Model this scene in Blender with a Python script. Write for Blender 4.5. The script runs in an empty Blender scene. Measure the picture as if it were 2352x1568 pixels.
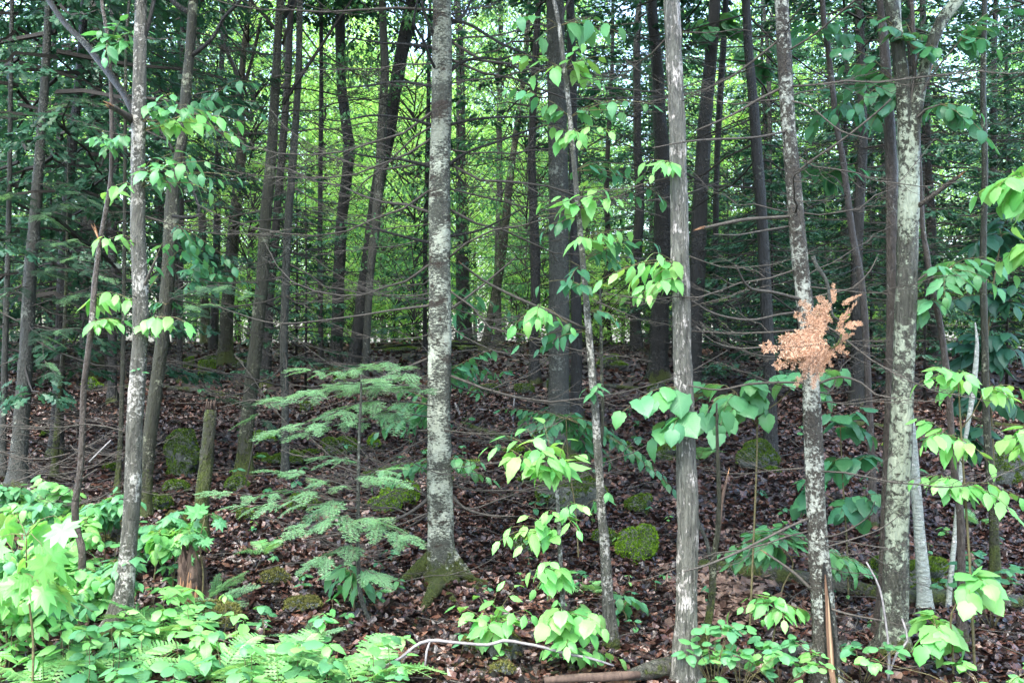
import bpy, math
import numpy as np
from mathutils import Vector, Matrix

# ------------------------------------------------------------------ camera, light, exposure
SC = bpy.context.scene
COL = SC.collection
F = 2308.0          # focal length in units of a 2352 px wide picture
EYE = 1.7
cam_d = bpy.data.cameras.new('camera'); cam = bpy.data.objects.new('camera', cam_d); COL.objects.link(cam)
cam.location = (0, 0, EYE); cam.rotation_euler = (math.radians(90), 0, 0)
cam_d.sensor_width = 36; cam_d.lens = 36 * F / 2352; cam_d.clip_end = 900; cam_d.clip_start = 0.05
SC.camera = cam
SUN_EL, SUN_AZ = 61.0, 205.0     # azimuth clockwise from +Y (the view direction): behind the camera, a little to its left
world = bpy.data.worlds.new('World'); SC.world = world; world.use_nodes = True
wn = world.node_tree.nodes; wl = world.node_tree.links
sky = wn.new('ShaderNodeTexSky'); sky.sky_type = 'NISHITA'; sky.sun_disc = False
sky.sun_elevation = math.radians(SUN_EL); sky.sun_rotation = math.radians(SUN_AZ)
sky.air_density = 1.0; sky.dust_density = 3.0; sky.ozone_density = 1.0
bg = wn['Background']; bg.inputs[1].default_value = 0.15
wl.new(sky.outputs[0], bg.inputs[0])
sun_d = bpy.data.lights.new('sun', 'SUN'); sun = bpy.data.objects.new('sun', sun_d); COL.objects.link(sun)
sun_d.energy = 1.5; sun_d.angle = math.radians(40); sun_d.color = (1.0, 0.97, 0.9)
_a, _e = math.radians(SUN_AZ), math.radians(SUN_EL)
sdir = Vector((math.sin(_a) * math.cos(_e), math.cos(_a) * math.cos(_e), math.sin(_e)))
sun.rotation_euler = sdir.to_track_quat('Z', 'Y').to_euler(); sun.location = (0, -10, 30)
SC.view_settings.view_transform = 'Standard'; SC.view_settings.look = 'None'
SC.view_settings.exposure = 3.02; SC.view_settings.gamma = 1.0; SC.view_settings.use_curve_mapping = False
SC.cycles.use_denoising = True
SC.cycles.max_bounces = 7; SC.cycles.diffuse_bounces = 3; SC.cycles.transmission_bounces = 4; SC.cycles.transparent_max_bounces = 4
SC.cycles.sample_clamp_indirect = 6.0

R = np.random.default_rng(11)
def U(a, b): return float(R.uniform(a, b))

# ------------------------------------------------------------------ noise and terrain
def _h(ix, iy, iz, s):
    n = (ix * 374761393 + iy * 668265263 + iz * 2147483647 + s * 1274126177) & 0xffffffff
    n = ((n ^ (n >> 13)) * 1274126177) & 0xffffffff
    return ((n ^ (n >> 16)) & 0xffff) / 65535.0 * 2 - 1
def vnoise(x, y, z=0.0, s=0):
    x, y, z = np.broadcast_arrays(np.asarray(x, float), np.asarray(y, float), np.asarray(z, float))
    ix, iy, iz = np.floor(x).astype(np.int64), np.floor(y).astype(np.int64), np.floor(z).astype(np.int64)
    fx, fy, fz = x - ix, y - iy, z - iz
    fx, fy, fz = [f * f * (3 - 2 * f) for f in (fx, fy, fz)]
    r = 0
    for dx in (0, 1):
        for dy in (0, 1):
            for dz in (0, 1):
                w = (fx if dx else 1 - fx) * (fy if dy else 1 - fy) * (fz if dz else 1 - fz)
                r = r + w * _h(ix + dx, iy + dy, iz + dz, s)
    return r
PY = np.array([-30, 0, 3.5, 5, 7, 9, 11, 14, 18, 22, 26, 32, 45, 60, 90, 200, 400.])
PZ = np.array([-.6, -.35, -.1, 0.0, .06, .14, .30, .62, 1.07, 1.45, 1.62, 1.60, 1.45, 1.3, 1.0, .5, 0.])
_ty = np.linspace(-30, 400, 8601); _tz = np.interp(_ty, PY, PZ); _k = np.hanning(41); _k /= _k.sum()
_tz = np.convolve(np.pad(_tz, 20, mode='edge'), _k, mode='valid')
def gz(x, y):
    x = np.asarray(x, float); y = np.asarray(y, float)
    z = np.interp(y, _ty, _tz)
    a = np.clip((y - 2) / 6, 0.25, 1)
    z = z + a * (0.09 * vnoise(x / 2.3, y / 2.3, s=3) + 0.05 * vnoise(x / .8, y / .8, s=4) + .02 * vnoise(x / .3, y / .3, s=5))
    return z - np.clip((x - 3) / 10, 0, 1) * np.clip((y - 12) / 10, 0, 1) * .25
def P(u, v, d): return np.array([(u - 1176) / F * d, d, EYE - (v - 784) / F * d])
def ground_d(u, v, default=24.0):
    d = np.arange(3.2, 40, .02)
    zr = EYE - (v - 784) / F * d
    hit = np.nonzero(zr <= gz((u - 1176) / F * d, d))[0]
    return float(d[hit[0]]) if len(hit) else default

# ------------------------------------------------------------------ mesh helpers
def mesh(name, V, faces_list, mats, smooth=True, midx=None):
    """faces_list: list of (n,k) int arrays (one per polygon size)."""
    me = bpy.data.meshes.new(name)
    V = np.ascontiguousarray(V, dtype=np.float32)
    faces_list = [np.asarray(f, dtype=np.int32) for f in faces_list if len(f)]
    loops = np.concatenate([f.ravel() for f in faces_list])
    tot = np.concatenate([np.full(len(f), f.shape[1], dtype=np.int32) for f in faces_list])
    start = np.concatenate([[0], np.cumsum(tot)[:-1]]).astype(np.int32)
    me.vertices.add(len(V)); me.vertices.foreach_set('co', V.ravel())
    me.loops.add(len(loops)); me.loops.foreach_set('vertex_index', loops)
    me.polygons.add(len(tot)); me.polygons.foreach_set('loop_start', start); me.polygons.foreach_set('loop_total', tot)
    if midx is not None: me.polygons.foreach_set('material_index', np.asarray(midx, dtype=np.int32))
    me.polygons.foreach_set('use_smooth', np.full(len(tot), smooth))
    for m in (mats if isinstance(mats, (list, tuple)) else [mats]): me.materials.append(m)
    me.update(calc_edges=True)
    return me
class Geo:
    """collects vertices, triangles and quads, with a material index each"""
    def __init__(s): s.V = []; s.T = []; s.Q = []; s.TM = []; s.QM = []; s.n = 0
    def add(s, V, T=None, Q=None, m=0):
        if T is not None and len(T): s.T.append(np.asarray(T) + s.n); s.TM.append(np.full(len(T), m))
        if Q is not None and len(Q): s.Q.append(np.asarray(Q) + s.n); s.QM.append(np.full(len(Q), m))
        s.V.append(np.asarray(V, float)); s.n += len(V)
    def mesh(s, name, mats, smooth=True):
        fl = []; mi = []
        if s.T: fl.append(np.concatenate(s.T)); mi.append(np.concatenate(s.TM))
        if s.Q: fl.append(np.concatenate(s.Q)); mi.append(np.concatenate(s.QM))
        return mesh(name, np.concatenate(s.V), fl, mats, smooth, np.concatenate(mi))
def scatter(geo, tv, tf, pos, rot, scale, m=0):
    """tv (k,3) template, pos (n,3), rot (n,3,3) columns are the axes, scale (n,) or (n,3)"""
    n, k = len(pos), len(tv)
    if n == 0: return
    scale = np.asarray(scale, float)
    if scale.ndim == 1: scale = scale[:, None]
    sv = tv[None] * scale[:, None, :]
    V = np.einsum('nij,nkj->nki', rot, sv) + pos[:, None, :]
    Fx = (np.asarray(tf)[None] + (np.arange(n) * k)[:, None, None]).reshape(-1, np.asarray(tf).shape[1])
    geo.add(V.reshape(-1, 3), T=Fx if Fx.shape[1] == 3 else None, Q=Fx if Fx.shape[1] == 4 else None, m=m)
def frames(d, up):
    """rotation matrices with y = d and z as near to up as can be"""
    d = d / np.linalg.norm(d, axis=1, keepdims=True)
    x = np.cross(d, up); nx = np.linalg.norm(x, axis=1, keepdims=True)
    x = np.where(nx < 1e-4, np.array([1., 0, 0]), x / np.maximum(nx, 1e-9))
    z = np.cross(x, d)
    return np.stack([x, d, z], axis=2)
def catmull(pts, rad, step):
    pts = np.asarray(pts, float); rad = np.asarray(rad, float)
    n = len(pts)
    if n == 2:
        m = max(2, int(np.linalg.norm(pts[1] - pts[0]) / step) + 1); t = np.linspace(0, 1, m)[:, None]
        return pts[0] * (1 - t) + pts[1] * t, (rad[0] * (1 - t) + rad[1] * t).ravel()
    E = np.vstack([2 * pts[0] - pts[1], pts, 2 * pts[-1] - pts[-2]])
    O, Rr = [], []
    for i in range(n - 1):
        p0, p1, p2, p3 = E[i:i + 4]
        m = max(1, int(round(np.linalg.norm(p2 - p1) / step)))
        t = (np.arange(m) / m)[:, None]
        O.append(.5 * (2 * p1 + (p2 - p0) * t + (2 * p0 - 5 * p1 + 4 * p2 - p3) * t ** 2 + (3 * p1 - p0 - 3 * p2 + p3) * t ** 3))
        Rr.append(rad[i] + (rad[i + 1] - rad[i]) * t.ravel())
    O.append(pts[-1:]); Rr.append(rad[-1:])
    return np.vstack(O), np.concatenate(Rr)
def tube(geo, pts, rad, segs=6, bark=0.0, seed=0, m=0, cap=True, lump=0.0):
    pts = np.asarray(pts, float); rad = np.asarray(rad, float); n = len(pts)
    T = np.gradient(pts, axis=0); T /= np.maximum(np.linalg.norm(T, axis=1, keepdims=True), 1e-9)
    ref = np.array([0, 1., 0]) if abs(T[0][2]) > .6 else np.array([0, 0, 1.])
    N = np.zeros_like(T); v = ref - T[0] * ref.dot(T[0]); N[0] = v / np.linalg.norm(v)
    for i in range(1, n):
        v = N[i - 1] - T[i] * N[i - 1].dot(T[i]); N[i] = v / max(np.linalg.norm(v), 1e-9)
    B = np.cross(T, N)
    a = np.arange(segs) / segs * 2 * np.pi
    ring = N[:, None] * np.cos(a)[None, :, None] + B[:, None] * np.sin(a)[None, :, None]
    rr = np.repeat(rad[:, None], segs, 1)
    if bark or lump:
        L = np.concatenate([[0], np.cumsum(np.linalg.norm(np.diff(pts, axis=0), axis=1))])[:, None]
        ca, sa = np.cos(a)[None], np.sin(a)[None]
        r0 = max(rad.mean(), .01)
        if bark:
            q = vnoise(ca * 4.2 + seed, sa * 4.2, L / (r0 * 2.2), s=seed) + .6 * vnoise(ca * 8 + seed, sa * 8, L / (r0 * .8), s=seed + 1)
            rr = rr * (1 + bark * q)
        if lump:
            rr = rr * (1 + lump * vnoise(ca * .9 + seed, sa * .9, L / (r0 * 5), s=seed + 2))
    V = pts[:, None] + ring * rr[..., None]
    i = np.arange(n - 1)[:, None] * segs; j = np.arange(segs)[None]; j2 = (j + 1) % segs
    Q = np.stack([i + j, i + j2, i + segs + j2, i + segs + j], axis=-1).reshape(-1, 4)
    V = V.reshape(-1, 3)
    if cap:
        V = np.vstack([V, pts[0], pts[-1]]); c0, c1 = n * segs, n * segs + 1
        jj = np.arange(segs); j3 = (jj + 1) % segs
        T3 = np.vstack([np.stack([np.full(segs, c0), j3, jj], 1), np.stack([np.full(segs, c1), (n - 1) * segs + jj, (n - 1) * segs + j3], 1)])
        geo.add(V, T=T3, m=m)
        if len(Q): geo.Q.append(Q + geo.n - len(V)); geo.QM.append(np.full(len(Q), m))
    else: geo.add(V, Q=Q, m=m)

def obj(name, me, parent=None, M=None):
    o = bpy.data.objects.new(name, me); COL.objects.link(o)
    if parent is not None: o.parent = parent
    if M is not None: o.matrix_local = M
    return o
def thing(name, label, cat, loc=(0, 0, 0), group=None):
    o = bpy.data.objects.new(name, None); COL.objects.link(o); o.location = [float(c) for c in loc]
    o.empty_display_size = .1
    o['label'] = label; o['category'] = cat
    if group: o['group'] = group
    return o
def mat_of(Rm, p, s=1.0):
    M = Matrix([[float(Rm[r][c]) * s for c in range(3)] + [float(p[r])] for r in range(3)] + [[0, 0, 0, 1]])
    return M

# ------------------------------------------------------------------ materials
def new_mat(name):
    m = bpy.data.materials.new(name); m.use_nodes = True; nt = m.node_tree
    for n in list(nt.nodes): nt.nodes.remove(n)
    return m, nt, nt.nodes.new('ShaderNodeOutputMaterial')
class NT:
    def __init__(s, nt): s.nt = nt
    def n(s, t, **kw):
        nd = s.nt.nodes.new(t)
        for k, v in kw.items():
            if k.startswith('i_'): nd.inputs[k[2:].replace('_', ' ')].default_value = v
            else: setattr(nd, k, v)
        return nd
    def l(s, a, b): s.nt.links.new(a, b)
    def noise(s, vec, scale, detail=4, rough=.6, dist=0.0):
        nd = s.n('ShaderNodeTexNoise'); nd.inputs['Scale'].default_value = scale; nd.inputs['Detail'].default_value = detail
        nd.inputs['Roughness'].default_value = rough; nd.inputs['Distortion'].default_value = dist
        s.l(vec, nd.inputs['Vector']); return nd.outputs['Fac']
    def ramp(s, fac, stops):
        nd = s.n('ShaderNodeValToRGB'); r = nd.color_ramp
        while len(r.elements) < len(stops): r.elements.new(.5)
        for e, (p, c) in zip(r.elements, stops):
            e.position = p; e.color = (*c, 1) if len(c) == 3 else c
        s.l(fac, nd.inputs[0]); return nd.outputs[0]
    def step(s, fac, a, b):
        nd = s.n('ShaderNodeMapRange'); nd.inputs[1].default_value = a; nd.inputs[2].default_value = b
        s.l(fac, nd.inputs[0]); return nd.outputs[0]
    def mix(s, fac, a, b):
        nd = s.n('ShaderNodeMix', data_type='RGBA')
        if hasattr(fac, 'links'): s.l(fac, nd.inputs[0])
        else: nd.inputs[0].default_value = fac
        for sock, v in ((nd.inputs[6], a), (nd.inputs[7], b)):
            if hasattr(v, 'links'): s.l(v, sock)
            else: sock.default_value = (*v, 1)
        return nd.outputs[2]
    def math(s, op, a, b=0.0):
        nd = s.n('ShaderNodeMath', operation=op)
        for sock, v in ((nd.inputs[0], a), (nd.inputs[1], b)):
            if hasattr(v, 'links'): s.l(v, sock)
            else: sock.default_value = v
        return nd.outputs[0]
    def mapping(s, vec, sc):
        nd = s.n('ShaderNodeMapping'); nd.inputs['Scale'].default_value = sc; s.l(vec, nd.inputs[0]); return nd.outputs[0]
    def bsdf(s, col, rough=.8, spec=.3, bump=None, bs=.5, bd=.01):
        b = s.n('ShaderNodeBsdfPrincipled')
        if hasattr(col, 'links'): s.l(col, b.inputs['Base Color'])
        else: b.inputs['Base Color'].default_value = (*col, 1)
        if hasattr(rough, 'links'): s.l(rough, b.inputs['Roughness'])
        else: b.inputs['Roughness'].default_value = rough
        b.inputs['Specular IOR Level'].default_value = spec
        if bump is not None:
            bn = s.n('ShaderNodeBump'); bn.inputs['Strength'].default_value = bs; bn.inputs['Distance'].default_value = bd
            s.l(bump, bn.inputs['Height']); s.l(bn.outputs[0], b.inputs['Normal'])
        return b.outputs[0]

def bark(name, dark, light, lichen=(.34, .38, .30), lich_amt=.5, moss_amt=.35, moss_base=.5, vert=True, stretch=6.0, lich_scale=14, fine=60,
         brown=None, horiz_marks=False, lich_top=None):
    """lich_amt 0..1 share of lichen cover; moss near the base up to moss_base metres, plus patches"""
    m, nt, out = new_mat(name); k = NT(nt)
    dark = tuple(c * .5 * q for c, q in zip(dark, (.86, 1, .92))); light = tuple(c * .55 * q for c, q in zip(light, (.86, 1, .92))); lichen = tuple(c * .62 for c in lichen)
    tc = k.n('ShaderNodeTexCoord'); ob = tc.outputs['Object']
    if vert: st = k.mapping(ob, (1, 1, 1 / stretch))
    else: st = ob
    n1 = k.noise(st, fine, 5, .7, .4); n2 = k.noise(ob, 3.0, 4, .6)
    col = k.ramp(n1, [(.32, dark), (.68, light)])
    col = k.mix(k.step(n2, .35, .75), col, k.mix(.45, col, dark))
    if brown is not None:
        nb = k.noise(k.mapping(ob, (1, 1, 2.6)), 3.2, 6, .7, .5)
        col_b = k.mix(k.step(nb, .55, .60), (0, 0, 0), (1, 1, 1))
    # lichen crusts: flecks gathered in patches
    nl = k.noise(k.mapping(ob, (1, 1, 2.2)) if horiz_marks else k.mapping(ob, (1, 1, .22)) if vert and stretch > 7 else ob, lich_scale * 3.0, 4, .75, .3); ng = k.noise(ob, lich_scale * .35, 4, .6)
    tot = k.math('ADD', k.math('MULTIPLY', nl, .5), k.math('MULTIPLY', ng, .5))
    th = .66 - .3 * lich_amt
    lf = k.step(tot, th, th + .05)
    if lich_top is not None:
        sep = k.n('ShaderNodeSeparateXYZ'); k.l(ob, sep.inputs[0])
        g = k.step(k.math('ADD', sep.outputs[2], k.math('MULTIPLY', ng, .5)), lich_top + .1 + .25, lich_top - .1 + .25)
        lf = k.math('MULTIPLY', lf, k.math('ADD', k.math('MULTIPLY', g, .5), .5))
    lc = k.mix(k.noise(ob, 55, 2), lichen, tuple(c * 1.35 for c in lichen))
    col = k.mix(lf, col, lc)
    if brown is not None: col = k.mix(k.math('MULTIPLY', col_b, .85), col, brown)
    # moss
    sep = k.n('ShaderNodeSeparateXYZ'); k.l(ob, sep.inputs[0])
    nm = k.noise(ob, 2.2, 4, .65); nf = k.noise(ob, 38, 4, .7)
    hgt = k.step(sep.outputs[2], moss_base, 0.0)
    mv = k.math('ADD', k.math('ADD', k.math('MULTIPLY', nm, .8), k.math('MULTIPLY', nf, .35)), k.math('MULTIPLY', hgt, .35))
    tm = .98 - .35 * moss_amt
    mf = k.step(mv, tm, tm + .06)
    mc = k.ramp(k.noise(ob, 90, 3), [(.3, (.018, .028, .006)), (.7, (.085, .11, .02))])
    col = k.mix(mf, col, mc)
    bump = k.math('ADD', k.math('ADD', n1, k.math('MULTIPLY', lf, .25)), k.math('MULTIPLY', k.math('MULTIPLY', mf, k.noise(ob, 160, 2)), .9))
    s = k.bsdf(col, k.step(n2, .2, 1.1), .35, bump, 1.0, .03)
    k.l(s, out.inputs[0]); return m

def leaf_mat(name, base, trans, rough=.42, tf=.4, veins=False, vary=.3, island=False, spec=.4, spots=False):
    m, nt, out = new_mat(name); k = NT(nt)
    if island: rnd = k.n('ShaderNodeNewGeometry').outputs['Random Per Island']
    else: rnd = k.n('ShaderNodeObjectInfo').outputs['Random']
    tc = k.n('ShaderNodeTexCoord'); ob = tc.outputs['Object']
    hsv = k.n('ShaderNodeHueSaturation'); hsv.inputs['Color'].default_value = (*base, 1)
    hsv2 = k.n('ShaderNodeHueSaturation'); hsv2.inputs['Color'].default_value = (*trans, 1)
    val = k.math('ADD', k.math('MULTIPLY', rnd, vary * 2), 1 - vary)
    wn_ = k.n('ShaderNodeTexWhiteNoise', noise_dimensions='1D'); k.l(rnd, wn_.inputs['W'])
    hue = k.math('ADD', k.math('MULTIPLY', wn_.outputs['Value'], .05), .475)
    for h in (hsv, hsv2): k.l(val, h.inputs['Value']); k.l(hue, h.inputs['Hue'])
    col = hsv.outputs[0]; bump = None
    if veins:
        sep = k.n('ShaderNodeSeparateXYZ'); k.l(ob, sep.inputs[0])
        ax = k.math('ABSOLUTE', sep.outputs[0])
        w = k.math('SINE', k.math('MULTIPLY', k.math('SUBTRACT', sep.outputs[1], k.math('MULTIPLY', ax, .9)), 34))
        w = k.math('POWER', k.math('ABSOLUTE', w), .5)
        mid = k.step(ax, 0, .03)
        bump = k.math('MULTIPLY', w, mid)
        col = k.mix(k.math('MULTIPLY', k.math('SUBTRACT', 1.0, bump), .22), col, tuple(min(1, c * 1.7) for c in base))
    b = k.bsdf(col, rough, spec, bump, .12, .03)
    t = k.n('ShaderNodeBsdfTranslucent'); k.l(hsv2.outputs[0], t.inputs[0])
    mx = k.n('ShaderNodeMixShader'); mx.inputs[0].default_value = tf
    k.l(b, mx.inputs[1]); k.l(t.outputs[0], mx.inputs[2]); k.l(mx.outputs[0], out.inputs[0]); return m

def island_mat(name, stops, rough=.5, spec=.4, fine=None, trans=0.0):
    """one colour of the ramp for each loose piece of the mesh"""
    m, nt, out = new_mat(name); k = NT(nt)
    rnd = k.n('ShaderNodeNewGeometry').outputs['Random Per Island']
    col = k.ramp(rnd, stops)
    tc = k.n('ShaderNodeTexCoord'); bump = None
    if fine:
        n = k.noise(tc.outputs['Object'], fine, 3); bump = n
        col = k.mix(k.step(n, .35, .7), k.mix(.5, col, (.01, .008, .006)), col)
    b = k.bsdf(col, rough, spec, bump, .5, .01)
    if trans:
        t = k.n('ShaderNodeBsdfTranslucent'); k.l(col, t.inputs[0])
        mx = k.n('ShaderNodeMixShader'); mx.inputs[0].default_value = trans
        k.l(b, mx.inputs[1]); k.l(t.outputs[0], mx.inputs[2]); b = mx.outputs[0]
    k.l(b, out.inputs[0]); return m
def wood(name, a, b, rough=.7, sc=30, stretch=(1, 1, .12), spec=.3):
    m, nt, out = new_mat(name); k = NT(nt); ob = k.n('ShaderNodeTexCoord').outputs['Object']
    n = k.noise(k.mapping(ob, stretch), sc, 5, .7, .3)
    k.l(k.bsdf(k.ramp(n, [(.3, a), (.7, b)]), rough, spec, n, .7, .01), out.inputs[0]); return m
def ground_mat():
    m, nt, out = new_mat('forest_soil'); k = NT(nt); ob = k.n('ShaderNodeTexCoord').outputs['Object']
    n1 = k.noise(ob, 22, 6, .75, .6); n2 = k.noise(ob, 1.1, 4)
    v = k.n('ShaderNodeTexVoronoi'); v.inputs['Scale'].default_value = 16; k.l(ob, v.inputs['Vector'])
    c = k.ramp(n1, [(.3, (.008, .006, .005)), (.5, (.035, .018, .012)), (.75, (.09, .045, .028))])
    c2 = k.mix(.5, c, v.outputs['Color']); hs = k.n('ShaderNodeHueSaturation'); hs.inputs['Saturation'].default_value = .0; hs.inputs['Value'].default_value = .16; k.l(v.outputs['Color'], hs.inputs['Color'])
    c = k.mix(.35, c, hs.outputs[0]); c = k.mix(k.step(n2, .4, .9), c, (.02, .014, .010))
    k.l(k.bsdf(c, .6, .4, k.math('ADD', n1, v.outputs['Distance']), 1.0, .03), out.inputs[0]); return m

M = {}
M['fir'] = bark('fir_bark', (.05, .045, .036), (.19, .18, .15), lichen=(.52, .57, .45), lich_amt=.62, moss_amt=.55, moss_base=.6, vert=False, lich_scale=15, fine=45,
                brown=(.026, .015, .009), horiz_marks=True, lich_top=2.95)
M['ash'] = bark('streaky_bark', (.028, .024, .02), (.38, .34, .30), lichen=(.52, .50, .45), lich_amt=.47, moss_amt=.14, moss_base=.2, stretch=9, fine=70, lich_scale=34)
M['maple_lichen'] = bark('lichen_bark', (.035, .027, .023), (.13, .105, .09), lichen=(.40, .44, .38), lich_amt=.52, moss_amt=.1, moss_base=.2, stretch=1.2, lich_scale=15)
M['maple'] = bark('maple_bark', (.035, .03, .024), (.16, .145, .12), lichen=(.34, .40, .30), lich_amt=.62, moss_amt=.28, moss_base=.5, stretch=4, lich_scale=10)
M['left_maple'] = bark('grey_brown_bark', (.055, .047, .04), (.25, .22, .19), lichen=(.46, .46, .41), lich_amt=.5, moss_amt=.5, moss_base=.4, stretch=5, lich_scale=18)
M['olive'] = bark('olive_bark', (.02, .018, .010), (.085, .08, .045), lichen=(.26, .28, .19), lich_amt=.38, moss_amt=.55, moss_base=1.2, stretch=5)
M['dark'] = bark('dark_bark', (.007, .007, .006), (.026, .024, .020), lichen=(.18, .21, .17), lich_amt=.25, moss_amt=.3, moss_base=.8, stretch=5)  # deep shade on the inner trunks put into a near-black bark colour
M['grey'] = bark('grey_bark', (.035, .034, .030), (.12, .115, .10), lichen=(.27, .30, .25), lich_amt=.35, moss_amt=.2, moss_base=.6, stretch=1.5, fine=50)
M['reddish'] = bark('reddish_bark', (.06, .04, .034), (.17, .125, .11), lichen=(.34, .34, .30), lich_amt=.3, moss_amt=.3, moss_base=.8, stretch=3)
M['birch'] = bark('pale_birch_bark', (.38, .37, .34), (.95, .93, .90), lichen=(.85, .86, .8), lich_amt=.4, moss_amt=.05, moss_base=.1, stretch=.4, fine=22)
M['limb_bark'] = bark('dark_mossy_limb_bark', (.02, .02, .012), (.075, .07, .045), lichen=(.34, .40, .30), lich_amt=.5, moss_amt=.8, moss_base=.1, stretch=4, lich_scale=10)
M['mossy'] = bark('mossy_bark', (.04, .035, .02), (.13, .12, .08), lichen=(.2, .22, .15), lich_amt=.3, moss_amt=1.15, moss_base=.9, stretch=4)
M['twig'] = wood('dead_twig_bark', (.02, .018, .015), (.078, .072, .06), .75, 60, (1, 1, 1))
M['twig_dark'] = wood('dark_twig_bark', (.008, .007, .006), (.028, .026, .021), .75, 60, (1, 1, 1))
M['twig_grey'] = wood('pale_grey_wood', (.10, .095, .095), (.24, .23, .23), .6, 40, (1, 1, 1))
M['green_stem'] = wood('young_stem', (.05, .05, .02), (.13, .11, .05), .6, 40, (1, 1, 1))
M['torn'] = wood('torn_wood', (.12, .055, .025), (.34, .20, .11), .65, 60)
M['heart'] = wood('wound_wood', (.04, .022, .014), (.16, .095, .055), .6, 24, (1, 1, .1))
M['pale_wood'] = wood('pale_wound_wood', (.14, .09, .05), (.36, .28, .18), .6, 24, (1, 1, .1))
M['rotten'] = wood('rotten_wood', (.022, .014, .011), (.095, .066, .048), .8, 30, (1, 1, .3))
M['log'] = bark('log_bark', (.03, .027, .023), (.19, .17, .145), lichen=(.3, .32, .28), lich_amt=.35, moss_amt=.18, moss_base=-1, vert=False, fine=40)
M['leaf'] = leaf_mat('leaf_green', (.075, .225, .095), (.15, .40, .08), veins=True)
M['leaf_lime'] = leaf_mat('leaf_lime', (.14, .36, .105), (.27, .58, .09), veins=True)
M['leaf_mid'] = leaf_mat('leaf_mid', (.042, .15, .07), (.09, .28, .07), veins=True)
M['leaf_deep'] = leaf_mat('leaf_deep', (.022, .085, .05), (.045, .16, .05), veins=True)
M['crown_lime'] = leaf_mat('crown_leaf_lime', (.17, .35, .09), (.40, .70, .14), island=True, tf=.5)
M['crown_mid'] = leaf_mat('crown_leaf_mid', (.06, .17, .08), (.14, .34, .10), island=True, tf=.5)
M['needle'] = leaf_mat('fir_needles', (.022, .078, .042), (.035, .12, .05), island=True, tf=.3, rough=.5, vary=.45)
M['needle_lit'] = leaf_mat('hemlock_needles_lit', (.16, .34, .17), (.22, .44, .14), island=True, tf=.35, rough=.5)  # light on the near hemlock sprays put into a brighter needle colour
M['needle_dead'] = island_mat('dead_needles', [(0, (.16, .08, .045)), (.5, (.44, .25, .15)), (1, (.62, .45, .32))], .7, .2, trans=.25)
M['fern'] = leaf_mat('fern_green', (.14, .32, .11), (.24, .46, .10), island=True, tf=.4)
M['litter'] = island_mat('wet_leaf_litter', [(0, (.003, .002, .002)), (.35, (.014, .007, .006)), (.65, (.044, .018, .013)), (.88, (.10, .044, .028)), (.985, (.16, .085, .055)), (1, (.20, .14, .11))], .36, .5, fine=40)
M['litter_dry'] = island_mat('dry_leaf_litter', [(0, (.06, .035, .025)), (.5, (.16, .10, .075)), (1, (.28, .20, .15))], .5, .4, fine=40)
M['moss'] = island_mat('moss_tufts', [(0, (.02, .045, .006)), (.5, (.06, .12, .012)), (1, (.14, .22, .02))], .8, .2, trans=.25)
M['moss_bright'] = island_mat('bright_moss_tufts', [(0, (.05, .11, .008)), (.5, (.12, .24, .015)), (1, (.22, .38, .03))], .8, .2, trans=.25)
M['moss_dull'] = island_mat('dull_moss_tufts', [(0, (.05, .05, .012)), (.5, (.11, .12, .03)), (1, (.20, .20, .06))], .8, .2, trans=.2)
M['stone'] = bark('weathered_stone', (.05, .05, .045), (.20, .20, .18), lichen=(.28, .32, .26), lich_amt=.4, moss_amt=.5, moss_base=.0, vert=False, fine=18)
M['soil'] = ground_mat()
M['petal'] = wood('pink_petal', (.5, .35, .38), (.7, .55, .58), .6)

# ------------------------------------------------------------------ ground
def ground():
    xs = np.concatenate([-np.geomspace(260, 14, 26), np.arange(-13.5, 13.51, .11), np.geomspace(14, 260, 26)])
    ys = np.concatenate([np.linspace(-25, 2.4, 14), np.arange(2.6, 27, .11), np.geomspace(27.3, 380, 40)])
    X, Y = np.meshgrid(xs, ys); Z = gz(X, Y)
    nx, ny = len(xs), len(ys)
    i = np.arange(ny - 1)[:, None] * nx; j = np.arange(nx - 1)[None]
    Q = np.stack([i + j, i + j + 1, i + nx + j + 1, i + nx + j], -1).reshape(-1, 4)
    o = obj('ground', mesh('ground', np.stack([X, Y, Z], -1).reshape(-1, 3), [Q], M['soil'])); o['kind'] = 'structure'; o['label'] = 'dark wet forest soil rising to a low crest'
ground()

def rot_rand(n, tilt, rng=R):
    """leaf frames lying about flat: random heading, random tilt"""
    a = rng.uniform(0, 2 * np.pi, n); d = np.stack([np.cos(a), np.sin(a), rng.normal(0, tilt, n)], 1)
    up = np.stack([rng.normal(0, tilt, n), rng.normal(0, tilt, n), np.ones(n)], 1)
    return frames(d, up)
def litter_templates():
    out = []
    for s in range(7):
        r = np.random.default_rng(100 + s); k = 9 if s % 2 else 7
        a = np.arange(k) / k * 2 * np.pi
        rad = (.5 + .18 * r.uniform(-1, 1, k)) * (np.where(np.arange(k) % 2 == 0, 1.15, .62) if s % 2 else 1.0)
        x = np.cos(a) * rad * (1 if s % 2 else .55); y = np.sin(a) * rad
        cur = r.uniform(.2, 1.3); z = cur * (x * x * r.uniform(-1, 1.6) + y * y * r.uniform(-.5, 1.5)) + r.normal(0, .06, k)
        V = np.vstack([np.stack([x, y, z], 1), [0, 0, 0]]); T = [[k, i, (i + 1) % k] for i in range(k)]
        out.append((V, np.array(T)))
    return out
LT = litter_templates()
def wedge_points(n, y0, y1, margin=.6, rng=R):
    y = np.sqrt(rng.uniform(y0 ** 2, y1 ** 2, n)); x = rng.uniform(-1, 1, n) * (y * .515 + margin); return x, y
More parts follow.
